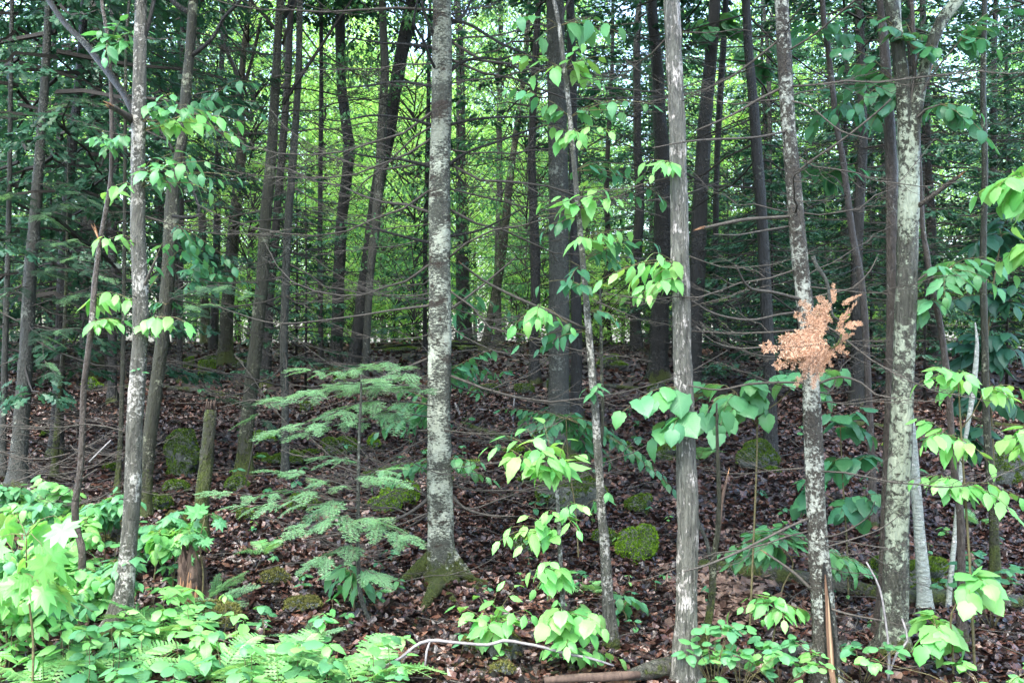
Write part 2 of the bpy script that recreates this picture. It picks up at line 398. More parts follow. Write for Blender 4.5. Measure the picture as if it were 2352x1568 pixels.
def litter():
    g = Geo()
    for (y0, y1, n, s0, s1) in ((3.6, 9, 50000, .036, .075), (9, 16, 42000, .055, .095), (16, 30, 26000, .09, .15)):
        x, y = wedge_points(n, y0, y1); z = gz(x, y) + R.uniform(0, .035, n)
        t = R.integers(0, 7, n)
        for k in range(7):
            q = t == k; m_ = q.sum()
            scatter(g, *LT[k], np.stack([x[q], y[q], z[q]], 1), rot_rand(m_, .42), R.uniform(s0, s1, m_))
    o = obj('leaf_litter', g.mesh('leaf_litter', M['litter'], smooth=False)); o['kind'] = 'stuff'
    o['label'] = 'wet reddish brown fallen leaves covering the forest floor'
    g = Geo(); n = 700; c = P(1650, 1400, 1); 
    d = R.normal(6.35, .35, n); x = (1655 + R.normal(0, 50, n) - 1176) / F * d
    for k in range(7):
        q = R.integers(0, 7, n) == k
        scatter(g, *LT[k], np.stack([x[q], d[q], gz(x[q], d[q]) + .03 + R.uniform(0, .04, q.sum())], 1), rot_rand(q.sum(), .3), R.uniform(.06, .1, q.sum()))
    o = obj('dry_leaf_litter', g.mesh('dry_leaf_litter', M['litter_dry'], smooth=False)); o['kind'] = 'stuff'; o['label'] = 'patch of paler pinkish dry leaves beside the streaky trunk'
    # fine fallen twigs, uncountable
    g = Geo(); n = 900; x, y = wedge_points(n, 4, 24)
    for i in range(n):
        a = U(0, 6.3); L = U(.12, .7) * (1 if y[i] < 10 else 1.5); r = U(.0015, .005) * (1 if y[i] < 10 else 1.5)
        p = [(x[i] + math.cos(a) * L * t + U(-.03, .03), y[i] + math.sin(a) * L * t + U(-.03, .03)) for t in (0, .35, .7, 1)]
        pts = [(px, py, float(gz(px, py)) + .04 + U(0, .03)) for px, py in p]
        tube(g, pts, [r, r, r * .8, r * .5], 4)
    o = obj('twig_litter', g.mesh('twig_litter', M['twig'])); o['kind'] = 'stuff'; o['label'] = 'thin fallen twigs strewn over the leaf litter'
litter()

# ------------------------------------------------------------------ leaf meshes for single leaves (y is the length, 1 = full length)
def leaf_mesh(name, kind, droop, fold, mat, seed=0):
    r = np.random.default_rng(seed)
    if kind == 'maple':
        pts = [(.0, 0), (.16, -.12), (.30, -.06), (.28, .1), (.62, .12), (.44, .28), (.58, .42), (.34, .42), (.40, .72), (.16, .62), (0, 1.0)]
        pts += [(-x, y) for x, y in pts[-2:0:-1]]
        p = np.array(pts); c = np.array([[0, .3]])
        mids = c + (p - c) * .5
        A = np.vstack([p, mids, c]); n = len(p)
        V = np.zeros((len(A), 3)); V[:, 0] = A[:, 0]; V[:, 1] = A[:, 1]
        V[:, 2] = -droop * ((A[:, 0] ** 2) * 1.1 + np.maximum(A[:, 1], 0) ** 2 * .8) + .03 * np.sin(np.arctan2(A[:, 1] - .3, A[:, 0]) * 5)
        T = []; Q = []
        for i in range(n):
            j = (i + 1) % n; T.append([2 * n, n + i, n + j]); Q.append([n + i, i, j, n + j])
        return mesh(name, V, [np.array(T), np.array(Q)], mat)
    rows = 8; t = np.linspace(0, 1, rows)
    w = {'ovate': .27 * np.sin(np.pi * t ** .82) ** .85 * (1 - .25 * t), 'heart': .43 * np.sin(np.pi * np.clip(t * .93 + .07, 0, 1) ** .62) ** .8,
         'narrow': .19 * np.sin(np.pi * t ** .9) ** .9, 'round': .36 * np.sin(np.pi * np.clip(t * .96 + .04, 0, 1) ** .8) ** .6}[kind]
    w = np.maximum(w, 0.003)
    back = np.where(t == 0, 1, 0)
    V = []
    for i in range(rows):
        tt = t[i]; wi = w[i] * (1 + (.10 if i % 2 else -.04)); 
        bend = droop * tt ** 1.7
        yy = tt * (1 - .28 * abs(droop) * tt); zz = -bend * .75
        for sx in (-1, -.5, 0, .5, 1):
            f = fold * abs(sx) * wi - .35 * (abs(sx) ** 3) * wi * .7
            V.append((sx * wi, yy - (.02 if abs(sx) == 1 else 0) - (.09 * abs(sx) if kind == 'heart' and i == 0 else 0), zz + f + r.normal(0, .006)))
    Q = []
    for i in range(rows - 1):
        for j in range(4): Q.append([i * 5 + j, i * 5 + j + 1, i * 5 + j + 6, i * 5 + j + 5])
    V = np.array(V)
    if kind == 'heart':
        for j, sx in enumerate((-1, -.5, 0, .5, 1)): V[j] = (sx * .20, -.10 * (abs(sx) > .4) , V[j][2])
        V[2] = (0, 0, 0)
    # short petiole
    n = len(V); V = np.vstack([V, [(-.008, -.16, .03), (.008, -.16, .03), (.006, .02, 0), (-.006, .02, 0)]])
    Q.append([n, n + 1, n + 2, n + 3])
    return mesh(name, V, [np.array(Q)], mat)
LEAF = {}
for kind in ('ovate', 'heart', 'narrow', 'round', 'maple'):
    for mk in ('leaf', 'leaf_lime', 'leaf_mid', 'leaf_deep'):
        LEAF[kind, mk] = [leaf_mesh('leaf', kind, dr, fo, M[mk], i) for i, (dr, fo) in enumerate(((.25, .25), (.5, .1), (.75, .3), (.4, .5), (.1, .15)))]

def put_leaf(parent, base, p, d, up, size, kind, mk):
    if parent.get('label', '').startswith('slender speckled') and U(0, 1) < .36: return
    d = np.asarray(d, float)[None]; up = np.asarray(up, float)[None]
    Rm = frames(d, up)[0]
    M_ = mat_of(Rm, np.asarray(p) - base, size)
    return obj('leaf', LEAF[kind, mk][int(R.integers(0, 5))], parent, M_)

def twig_path(a, b, sag=.0, n=5, jit=.012):
    a, b = np.asarray(a, float), np.asarray(b, float); L = np.linalg.norm(b - a); t = np.linspace(0, 1, n)[:, None]
    p = a * (1 - t) + b * t; p[:, 2] += (sag * L * 4 * (t * (1 - t))).ravel()
    p[1:-1] += R.normal(0, jit * L, (n - 2, 3)); return p
def spray(parent, base, a, b, n, size, kind='ovate', mk='leaf', sag=.12, droop=.55, r=.0025, mat='green_stem', lead=.25, term=True):
    """a leafy twig from a to b: alternate leaves in a drooping plane"""
    p = twig_path(a, b, sag); pp, rr = catmull(p, np.linspace(r, r * .45, len(p)), .05)
    g = Geo(); tube(g, pp - base, rr, 5); obj('twig', g.mesh('twig', M[mat]), parent)
    m = len(pp); n = int(round(n * 1.35)) if n > 1 else n
    for i in range(n + (1 if term else 0)):
        last = i == n
        t = 1.0 if last else lead + (1 - lead) * (i + .3) / n
        k = min(m - 1, int(t * (m - 1))); q = pp[k]
        tg = pp[min(m - 1, k + 1)] - pp[max(0, k - 1)]; tg /= np.linalg.norm(tg) + 1e-9
        sd = np.cross(tg, [0, 0, 1]); ns = np.linalg.norm(sd); sd = sd / ns if ns > .1 else np.array([1., 0, 0])
        s = (1 if i % 2 else -1) if not last else 0
        d = tg * (.55 if not last else 1) + sd * s * U(.6, 1.0) + np.array([0, 0, -1]) * U(droop * .4, droop * 1.5) + R.normal(0, .12, 3)
        up = np.array([R.normal(0, .25), R.normal(-.15, .25), 1.0])
        sz = size * 1.18 * U(.7, 1.15) * (.8 + .35 * math.sin(math.pi * min(1, t)))
        d /= np.linalg.norm(d)
        put_leaf(parent, base, q + d * sz * .12, d, up, sz, kind, mk)

LMK = [(-60, 'the picture edge'), (40, 'the pale olive fir'), (190, 'the crooked sapling'), (310, 'the moss-patched trunk'), (375, 'the leaning olive trunk'), (530, 'the crest maple'), (600, 'the scarred trunk'), (657, 'the branchy thin fir'),
       (780, 'the bent dark fir'), (845, 'the leaning pair'), (1010, 'the central fir'), (1283, 'the pale grey fir'), (1350, 'the speckled sapling'), (1515, 'the black trunk'), (1565, 'the streaky trunk'), (1612, 'the shaggy trunk'),
       (1755, 'the ringed spruce'), (1850, 'the mottled maple'), (1985, 'the bent brown trunk'), (2075, 'the forked maple'), (2170, 'the reddish sapling'), (2272, 'the straight brown sapling'), (2450, 'the picture edge')]
def gap(u):   # which two landmark trunks a thing stands between
    for (a, na), (b, nb) in zip(LMK[:-1], LMK[1:]):
        if u < b: break
    if 'edge' in na: return 'outside ' + nb
    if 'edge' in nb: return 'outside ' + na
    return 'between ' + na + ' and ' + nb
def ux(x, y): return 1176 + x / y * F

# ------------------------------------------------------------------ dead branches (x is outwards, unit length), shared
def dead_branch_mesh(seed, twiggy=1.0, curve=.14, mat='twig'):
    r = np.random.default_rng(seed); g = Geo()
    n = 9; t = np.linspace(0, 1, n)
    rise = r.uniform(-.3, .22); y = np.cumsum(r.normal(0, .026, n)); 
    z = rise * t - curve * 4 * t * (1 - t) * r.uniform(-.6, 1) + np.cumsum(r.normal(0, .017, n)) + .12 * t ** 3
    p = np.stack([t, y - y[0], z - z[0]], 1)
    rad = .0047 * (1 - .8 * t) + .0007
    tube(g, p, rad, 5)
    nt = int(13 * twiggy)
    for i in range(nt):
        s = .12 + .85 * (i + r.uniform(0, .8)) / nt; k = s * (n - 1); k0 = min(n - 2, int(k)); q = p[k0] + (p[k0 + 1] - p[k0]) * (k - k0)
        side = 1 if i % 2 else -1; L = r.uniform(.14, .42) * (1.15 - s)
        a = r.uniform(.5, 1.05); dz = r.uniform(-.5, .35)
        tt = np.linspace(0, 1, 5)[:, None]
        d0 = np.array([math.cos(a), side * math.sin(a), dz]); d1 = np.array([1, side * .25, dz * .3 + .25])
        pts = q + L * (d0 * tt * (1 - .5 * tt) + d1 * .5 * tt ** 2) + np.vstack([[0, 0, 0], r.normal(0, .006, (4, 3))])
        tube(g, pts, np.linspace(.0022, .0008, 5), 3, cap=False)
        if r.uniform() < .75 * twiggy:
            for _ in range(r.integers(1, 4)):
                kk = r.integers(1, 4); l2 = L * r.uniform(.3, .55); e = r.uniform(-1, 1, 3) * np.array([.3, .8, .6]) + np.array([.6, 0, 0])
                tube(g, np.stack([pts[kk], pts[kk] + e * l2 * .5, pts[kk] + (e + [.2, 0, .15]) * l2]), [.0014, .0011, .0007], 3, cap=False)
    return g.mesh('branch', M[mat])
DB = [dead_branch_mesh(s, 1.0) for s in range(8)]
DBD = [dead_branch_mesh(s + 20, 1.1, mat='twig_dark') for s in range(6)]

def put_branch(tree, p_local, az, L, pitch=0.0, roll=None, dark=False, name='branch', thick=1.0):
    me = (DBD if dark else DB)[int(R.integers(0, 6 if dark else 8))]
    Mx = Matrix.Translation([float(c) for c in p_local]) @ Matrix.Rotation(az, 4, 'Z') @ Matrix.Rotation(-pitch, 4, 'Y') @ Matrix.Rotation(U(-.5, .5) if roll is None else roll, 4, 'X') @ Matrix.Diagonal((L, L * thick, L * thick, 1))
    return obj(name, me, tree, Mx)

# ------------------------------------------------------------------ needle sprays
def fine_spray_mesh(seed, mat, twigmat='twig', nl=.030, nw=.0062, gap=.0065, bare=0.0):
    """a flat hemlock or fir branchlet, 1 long in x"""
    r = np.random.default_rng(seed); g = Geo(); P0, D0 = [], []
    def line(pts, rad):
        tube(g, pts, rad, 3, m=1, cap=False)
    def needles(a, b, k0=0.0):
        L = np.linalg.norm(b - a); n = max(2, int(L / gap)); t = (np.arange(n) + r.uniform(0, 1)) / n; t = t[t > k0]
        q = a + (b - a) * t[:, None]; dr = (b - a) / L
        sd = np.cross(dr, [0, 0, 1]); sd /= np.linalg.norm(sd) + 1e-9
        s = np.where(np.arange(len(t)) % 2, 1, -1)[:, None]
        P0.append(q); D0.append(dr * .55 + sd * s + r.normal(0, .18, (len(t), 3)))
    n = 7; t = np.linspace(0, 1, n); ax = np.stack([t, np.cumsum(r.normal(0, .012, n)), -.22 * t ** 2 + .03 * t + np.cumsum(r.normal(0, .008, n))], 1)
    ax -= ax[0]; line(ax, np.linspace(.006, .0018, n))
    for i in range(n - 1): needles(ax[i], ax[i + 1], 0 if i > 2 else .2)
    m = 26
    for i in range(m):
        s = .1 + .88 * i / m
        if r.uniform() < bare: continue
        k = s * (n - 1); k0 = min(n - 2, int(k)); q = ax[k0] + (ax[k0 + 1] - ax[k0]) * (k - k0)
        side = 1 if i % 2 else -1; L = (.34 * (1 - s) ** .8 + .06) * r.uniform(.6, 1.15); a = r.uniform(.7, 1.0)
        d = np.array([math.cos(a), side * math.sin(a), r.uniform(-.25, .02)]); e = q + d * L; e[2] -= .25 * L * L
        md = (q + e) / 2 + [0, 0, .02 * L]
        line(np.stack([q, md, e]), [.0026, .002, .0012]); needles(q, md); needles(md, e)
        for j in range(int(L / .055)):
            u = (j + .5) / int(L / .055); qq = q + (e - q) * u; s2 = 1 if j % 2 else -1
            a2 = math.atan2(d[1], d[0]) + s2 * r.uniform(.6, .9); l2 = L * (.42 * (1 - u) + .12) * r.uniform(.6, 1.1)
            ee = qq + np.array([math.cos(a2), math.sin(a2), r.uniform(-.3, .1)]) * l2
            needles(qq, ee)
    P0 = np.vstack(P0); D0 = np.vstack(D0); k = len(P0)
    tv = np.array([[-.5 * nw / nl, 0, 0], [.5 * nw / nl, 0, 0], [.12, .9, 0], [-.05, 1, 0]]) * 1.0
    up = np.tile([0, 0, 1.], (k, 1)) + r.normal(0, .3, (k, 3))
    scatter(g, tv, np.array([[0, 1, 2, 3]]), P0, frames(D0, up), r.uniform(.7, 1.15, k) * nl)
    return g.mesh('spray', [M[mat], M[twigmat]], smooth=False)
HS = [fine_spray_mesh(s, 'needle_lit') for s in range(4)]
HSD = [fine_spray_mesh(s + 5, 'needle') for s in range(3)]  # shaded hemlock boughs: shade put in through the darker needle colour
OS = [fine_spray_mesh(s + 9, 'needle_dead', nl=.05, nw=.005, gap=.0065, bare=.3) for s in range(3)]
def put_spray(parent, base, a, b, roll=0.0, pool=None, name='spray', wide=1.0):
    a, b = np.asarray(a, float), np.asarray(b, float); d = b - a; L = np.linalg.norm(d)
    x = d / L; y = np.cross([0, 0, 1.], x); y /= np.linalg.norm(y); z = np.cross(x, y)
    c, s = math.cos(roll), math.sin(roll); y, z = y * c + z * s, z * c - y * s
    Rm = np.stack([x, y * wide, z], 1)
    pool = pool or HS
    return obj(name, pool[int(R.integers(0, len(pool)))], parent, mat_of(Rm, a - base, L))

# ------------------------------------------------------------------ coarse crowns, shared by the trees
FV = np.array([[0, 0, 0], [.09, .38, .02], [-.09, .34, .02], [.07, .7, 0], [-.08, .66, .0], [0, 1, -.05], [.26, .52, -.03], [-.25, .5, -.03], [.2, .86, -.04], [-.2, .84, -.04]])
FT = np.array([[0, 1, 2], [1, 3, 2], [2, 3, 4], [3, 5, 4], [1, 6, 3], [2, 4, 7], [3, 8, 5], [4, 5, 9]])
def conifer_branch(g, r, z, az, L, droop, ntw, mat=0, leafy0=.2, scale=1.0):
    ca, sa = math.cos(az), math.sin(az)
    t = np.linspace(0, 1, 6); rr_ = L * t; zz = z - droop * L * t ** 1.3 + .10 * L * t ** 3
    ax = np.stack([ca * rr_, sa * rr_, zz], 1); ax[1:] += r.normal(0, .02 * L, (5, 3))
    tube(g, ax, np.linspace(.013 * L, .003, 6) + .003, 3, m=1, cap=False)
    s = r.uniform(leafy0, 1.0, ntw); side = r.choice([-1, 1], ntw); q = r.uniform(0, 1, ntw) ** .8
    wl = L * (.38 * (1 - s) ** .7 + .07)
    k = s * 5; k0 = np.minimum(4, k.astype(int)); base = ax[k0] + (ax[k0 + 1] - ax[k0]) * (k - k0)[:, None]
    out = np.array([ca, sa, 0]); sd = np.array([-sa, ca, 0])
    pos = base + (out * .55 + 0)[None] * (wl * q)[:, None] + sd[None] * (side * wl * q)[:, None]
    pos[:, 2] -= .30 * wl * q + r.uniform(0, .03, ntw)
    D = out[None] * r.uniform(.3, .9, ntw)[:, None] + sd[None] * (side * r.uniform(.3, 1., ntw))[:, None]; D[:, 2] = r.uniform(-.7, .05, ntw)
    up = np.tile([0, 0, 1.], (ntw, 1)) + r.normal(0, .35, (ntw, 3))
    scatter(g, FV, FT, pos, frames(D, up), r.uniform(.09, .19, ntw) * scale, m=mat)
def conifer_crown(seed, z0, z1, n, L0, ntw, droop=.28, sc=1.0, mat='needle', tmat='twig_dark'):
    r = np.random.default_rng(seed); g = Geo()
    for i in range(n):
        f = (i + r.uniform(0, 1)) / n; z = z0 + (z1 - z0) * f ** .9
        L = (L0 * (1 - f) ** .75 + .3) * r.uniform(.55, 1.1)
        conifer_branch(g, r, z, i * 2.4 + r.uniform(-.5, .5), L, droop * r.uniform(.3, 1.5), int(ntw * (.4 + .6 * L / L0)), 0, .18 if f > .2 else .45, sc)
    return g.mesh('crown', [M[mat], M[tmat]], smooth=False)
CC = [conifer_crown(1, 2.6, 12.5, 66, 2.2, 120), conifer_crown(2, 4.5, 12.8, 56, 2.1, 120), conifer_crown(3, 1.2, 11.5, 74, 2.1, 110), conifer_crown(4, 6, 13, 50, 2.2, 130, .2)]
CH = [conifer_crown(5, 7.0, 12.8, 58, 2.7, 170), conifer_crown(6, 6.4, 12.4, 54, 2.6, 170)]  # high crowns mostly out of view, thickened to darken the wood below
CYOUNG = [conifer_crown(7, .5, 4.5, 46, 1.1, 70, .2, .8), conifer_crown(8, .4, 3.2, 38, .9, 60, .15, .75)]
CL4 = np.array([[0, 0, 0], [.33, .42, .07], [0, .5, -.03], [-.33, .42, .07], [0, 1, -.12]])
CT4 = np.array([[0, 1, 2], [0, 2, 3], [1, 4, 2], [2, 4, 3]])
def broad_crown(seed, z0, z1, rad, nl, size, mat, tmat='twig_dark', trunk_top=None, clumps=60, low=False):
    """limbs with flat layered sprays of leaves, gaps between"""
    r = np.random.default_rng(seed); g = Geo()
    per = nl // clumps
    for i in range(clumps):
        f = r.uniform(0, 1) ** .8; z = z0 + (z1 - z0) * f
        az = r.uniform(0, 2 * np.pi); prof = math.sin(math.pi * min(1, (f * .85 + .15))) ** .6
        rr_ = rad * prof * r.uniform(.35, 1.0)
        c = np.array([math.cos(az) * rr_, math.sin(az) * rr_, z]); st = np.array([0, 0, max(z0 * .7, z - rr_ * r.uniform(.3, .9))])
        tube(g, np.stack([st, (st + c) / 2 + [0, 0, .08 * rr_] + r.normal(0, .05 * rr_, 3), c]), [.012 + .006 * rr_, .010, .004], 3, m=1, cap=False)
        # sub twigs of leaves spread in a flat fan
        w = r.uniform(.35, .75) * (rad / 2.2 if rad < 2.2 else 1)
        o = r.normal(0, 1, (per, 3)) * np.array([w, w, w * .22]) * .7
        o[:, 2] -= .12 * (o[:, 0] ** 2 + o[:, 1] ** 2)
        D = o * np.array([1, 1, .0]) + r.normal(0, .35, (per, 3)); D[:, 2] = r.uniform(-.6, .1, per)
        up = np.tile([0, 0, 1.], (per, 1)) + r.normal(0, .35, (per, 3))
        scatter(g, CL4, CT4, c + o, frames(D, up), r.uniform(.7, 1.25, per) * size, m=0)
    return g.mesh('crown', [M[mat], M[tmat]], smooth=False)
BC = [broad_crown(11, 2.2, 13, 3.0, 7200, .11, 'crown_lime', clumps=110), broad_crown(12, 4, 14, 2.8, 6600, .11, 'crown_lime', clumps=100), broad_crown(13, 1.5, 11, 2.8, 7000, .11, 'crown_mid', clumps=110), broad_crown(14, .8, 9, 2.6, 7000, .11, 'crown_lime', clumps=110)]
BB = [broad_crown(21, .25, 2.4, 1.2, 1500, .085, 'crown_lime', clumps=34), broad_crown(22, .2, 1.5, 1.0, 1100, .08, 'crown_lime', clumps=28), broad_crown(23, .3, 3.2, 1.1, 1500, .085, 'crown_mid', clumps=34)]
BHI = [broad_crown(31, 5.6, 12, 3.6, 7500, .13, 'crown_mid', clumps=90), broad_crown(32, 5.8, 12.5, 3.4, 7000, .13, 'crown_mid', clumps=84)]  # unseen wide crowns above the frame, enlarged to shade the slope

def dead_skirt(seed, z0, z1, n, L0):
    """joined bare branches of a trunk too far off to pick out"""
    r = np.random.default_rng(seed); g = Geo()
    for i in range(n):
        z = z0 + (z1 - z0) * (i + r.uniform(0, 1)) / n; az = i * 2.4 + r.uniform(-.6, .6); L = L0 * r.uniform(.5, 1.1)
        t = np.linspace(0, 1, 5); ca, sa = math.cos(az), math.sin(az)
        p = np.stack([ca * L * t, sa * L * t, z + r.uniform(-.25, .12) * L * t + .1 * L * t ** 2], 1); p[1:] += r.normal(0, .02, (4, 3))
        tube(g, p, np.linspace(.013, .004, 5), 3, cap=False)
        for j in range(9):
            s = r.uniform(.15, 1); k = s * 4; k0 = min(3, int(k)); q = p[k0] + (p[k0 + 1] - p[k0]) * (k - k0)
            sd = r.choice([-1, 1]); l2 = L * r.uniform(.12, .38)
            e = q + l2 * np.array([ca * .6 - sa * sd, sa * .6 + ca * sd, r.uniform(-.5, .3)])
            tube(g, np.stack([q, (q + e) / 2 + r.normal(0, .02, 3), e]), [.0045, .0035, .0025], 3, cap=False)
    return g.mesh('branches', M['twig_dark'])
SK = [dead_skirt(41, .9, 6.5, 34, 1.7), dead_skirt(42, 1.4, 7.5, 30, 2.0), dead_skirt(43, .7, 5, 32, 1.5)]
def bg_trunk(seed, H, r0, mat):
    r = np.random.default_rng(seed); n = 12; z = np.linspace(-.25, H, n)
    p = np.stack([np.cumsum(r.normal(0, .035, n)), np.cumsum(r.normal(0, .035, n)), z], 1); p[:, :2] -= p[1, :2]
    rad = r0 * (1 - .75 * np.linspace(0, 1, n)); pp, rr_ = catmull(p, rad, .35)
    rr_ = rr_ * (1 + .7 * np.exp(-np.maximum(pp[:, 2], 0) / .16))
    g = Geo(); tube(g, pp, rr_, 9, bark=.06, seed=seed, lump=.08); return g.mesh('trunk', M[mat])
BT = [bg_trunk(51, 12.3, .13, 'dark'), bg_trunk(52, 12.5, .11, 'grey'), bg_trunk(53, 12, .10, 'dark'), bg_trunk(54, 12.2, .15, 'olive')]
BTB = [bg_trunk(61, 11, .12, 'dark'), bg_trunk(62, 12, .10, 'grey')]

# ------------------------------------------------------------------ key trees, traced trunk by trunk
def trunk_tree(name, label, cat, spec, mat, d=None, H=11.0, segs=16, bk=.07, flare=.7, dd=0.0, top_stop=False, crown=None, lump=.06, step=.05, group=None, fh=.12, wob=0.0, rough_top=False):
    """spec: (u, v, width) from the base up. The base rests on the ground."""
    u0, v0, w0 = spec[0]
    if d is None: d = ground_d(u0, v0)
    n = len(spec); pts = []; rad = []
    for i, (u, v, w) in enumerate(spec):
        di = d + dd * (i / max(1, n - 1)) + (R.normal(0, wob) if i else 0)
        pts.append(P(u, v, di)); rad.append(w / 2 / F * di)
    pts = np.array(pts)
    if pts[0][2] > float(gz(pts[0][0], pts[0][1])) + .02:      # base lies below the frame: carry the trunk down to the ground
        dz = pts[0][2] - float(gz(pts[0][0], pts[0][1])); dr = pts[0] - pts[1]; dr = dr / abs(dr[2])
        q = pts[0] + dr * dz * 1.0; pts = np.vstack([q, pts]); rad = [rad[0] * 1.08] + rad
    base = pts[0].copy(); base[2] = float(gz(base[0], base[1]))
    pts[0][2] = base[2]
    pts = np.vstack([pts[0] - [0, 0, .25], pts]); rad = [rad[0]] + rad
    if not top_stop:
        dr = pts[-1] - pts[-2]; dr /= np.linalg.norm(dr); dr = dr * .5 + np.array([0, 0, .5]); dr /= np.linalg.norm(dr)
        p = pts[-1]; r = rad[-1]; h = H - p[2] + base[2]
        if h > .5:
            k = max(2, int(h / 1.5)); ext = [p + dr * h * (i + 1) / k + R.normal(0, .05, 3) for i in range(k)]
            pts = np.vstack([pts, ext]); rad = rad + [r * (1 - .85 * (i + 1) / k) for i in range(k)]
    pp, rr = catmull(pts, rad, step)
    hz = np.maximum(pp[:, 2] - base[2], 0); rr = rr * (1 + flare * np.exp(-hz / fh))
    t = thing(name, label, cat, base, group)
    # coarser rings above the frame
    keep = np.ones(len(pp), bool); above = pp[:, 2] > EYE + 800 / F * d + .1; idx = np.nonzero(above)[0]; keep[idx] = (idx % 6 == 0); keep[-1] = True
    pp, rr = pp[keep], rr[keep]
    g = Geo(); tube(g, pp - base, rr, segs, bark=bk, seed=int(abs(u0)) + 3, lump=lump)
    obj('trunk', g.mesh('trunk', M[mat]), t)
    if crown is not None:
        topx = pp[-1] - base; 
        me, s = crown; zt = pp[-1][2] - base[2]
        q = pp[np.argmin(abs(pp[:, 2] - (base[2] + 7)))] - base
        obj('crown', me, t, Matrix.Translation((float(q[0]), float(q[1]), 0)) @ Matrix.Rotation(U(0, 6.28), 4, 'Z') @ Matrix.Diagonal((s, s, 1, 1)))
    return dict(t=t, base=base, pts=pp, rad=rr, d=d)
def at_v(tr, v):
    z = EYE - (v - 784) / F * tr['d']; i = int(np.argmin(abs(tr['pts'][:, 2] - z))); return tr['pts'][i], tr['rad'][i]
def limb(tr, path, mat, name='branch', segs=8, bk=.05, dd=0.0, tip=None, step=.05):
    """path (u,v,w) at the tree's distance, dd = depth gained along it"""
    d = tr['d']; n = len(path); pts = np.array([P(u, v, d + dd * i / max(1, n - 1)) for i, (u, v, w) in enumerate(path)]); rad = [w / 2 / F * d for _, _, w in path]
    pp, rr = catmull(pts, rad, step); g = Geo(); tube(g, pp - tr['base'], rr, segs, bark=bk, seed=int(path[0][0]), m=0)
    if tip:   # splintered torn end
        e = pp[-1] - tr['base']; dr = pp[-1] - pp[-3]; dr /= np.linalg.norm(dr); r = rr[-1]
        for k in range(7):
            o = R.normal(0, r * .45, 3); L = U(.02, .07) * (r / .012) ** .6
            tube(g, np.stack([e + o - dr * .015, e + o + dr * L]), [r * .4, r * .06], 4, m=1)
    return obj(name, g.mesh(name, [M[mat], M['torn']]), tr['t'])
def whorls(tr, vs, n=(2, 4), L=(1.0, 2.0), dark=False, bias=True, pitch=(-.2, .15), thick=1.0):
    for v in vs:
        p, r = at_v(tr, v)
        k = int(R.integers(n[0], n[1] + 1)); a0 = U(0, 6.28)
        for i in range(k):
            if U(0, 1) < .12: continue
            az = a0 + i * 6.28 / k + U(-.5, .5)
            if bias: az = math.atan2(math.sin(az) * .55, math.cos(az))
            if math.sin(az) < -.42 and r > .05: az = -az
            q = p - tr['base'] + np.array([math.cos(az), math.sin(az), 0]) * r * .8 + np.array([0, 0, U(-.04, .04)])
            put_branch(tr['t'], q, az, L[0] + (L[1] - L[0]) * U(0, 1) ** 1.4 - (L[0] * .5 if U(0, 1) < .2 else 0), U(*pitch) * 1.4, dark=dark, thick=thick)

# central fir
T1 = trunk_tree('fir_tree', 'large fir in the middle with pale lichen bark, brown patches and mossy spreading roots', 'tree',
    [(1013, 1338, 70), (1012, 1290, 64), (1012, 1250, 60), (1010, 1100, 57), (1009, 900, 53), (1010, 700, 52), (1010, 560, 51), (1011, 380, 49), (1015, 200, 46), (1015, 60, 44), (1014, -20, 42)], 'fir',
    segs=30, bk=.035, flare=.35, fh=.10, H=13, step=.035, crown=(BHI[0], 1.0), lump=.05)
b = T1['base']
for (path) in ([(1000, 1262, 26), (968, 1300, 34), (940, 1330, 26), (915, 1352, 16), (890, 1362, 8)], [(1015, 1290, 34), (1008, 1340, 44), (1000, 1385, 36), (975, 1415, 16), (950, 1440, 8)],
               [(1018, 1320, 26), (1020, 1370, 30), (1035, 1395, 16), (1062, 1415, 8)], [(1035, 1262, 22), (1060, 1305, 28), (1085, 1335, 20), (1125, 1345, 12), (1165, 1355, 7)],
               [(1028, 1310, 26), (1055, 1350, 24), (1095, 1365, 14), (1120, 1382, 7)], [(1000, 1310, 26), (975, 1340, 20), (950, 1352, 10)]):
    n = len(path); d0 = T1['d']
    pts = []
    for i, (u, v, w) in enumerate(path):
        dg = ground_d(u, v + w * .3) if i > 1 else d0 - .02 * i
        dg = d0 + (min(dg, d0 + .1) - d0) * (i / (n - 1)); pts.append(P(u, v, dg))
    for i in range(2, n): pts[i][2] = float(gz(pts[i][0], pts[i][1])) + path[i][2] / 2 / F * d0 * (.9 if i < n - 1 else -.3)
    pp, rr = catmull(np.array(pts), [w / 2 / F * d0 for _, _, w in path], .03); g = Geo(); tube(g, pp - b, rr, 12, bark=.12, seed=int(path[1][0])); obj('root', g.mesh('root', M['mossy' if path[1][0] != 1060 else 'fir']), T1['t'])
whorls(T1, [-60, 30, 90, 140, 190, 240, 290, 330, 372, 400, 440, 480, 515, 555, 600, 635, 680, 712, 760, 815, 870, 905, 960, 1010, 1060, 1120, 1165], n=(2, 3), L=(.9, 2.0), pitch=(-.22, .22))
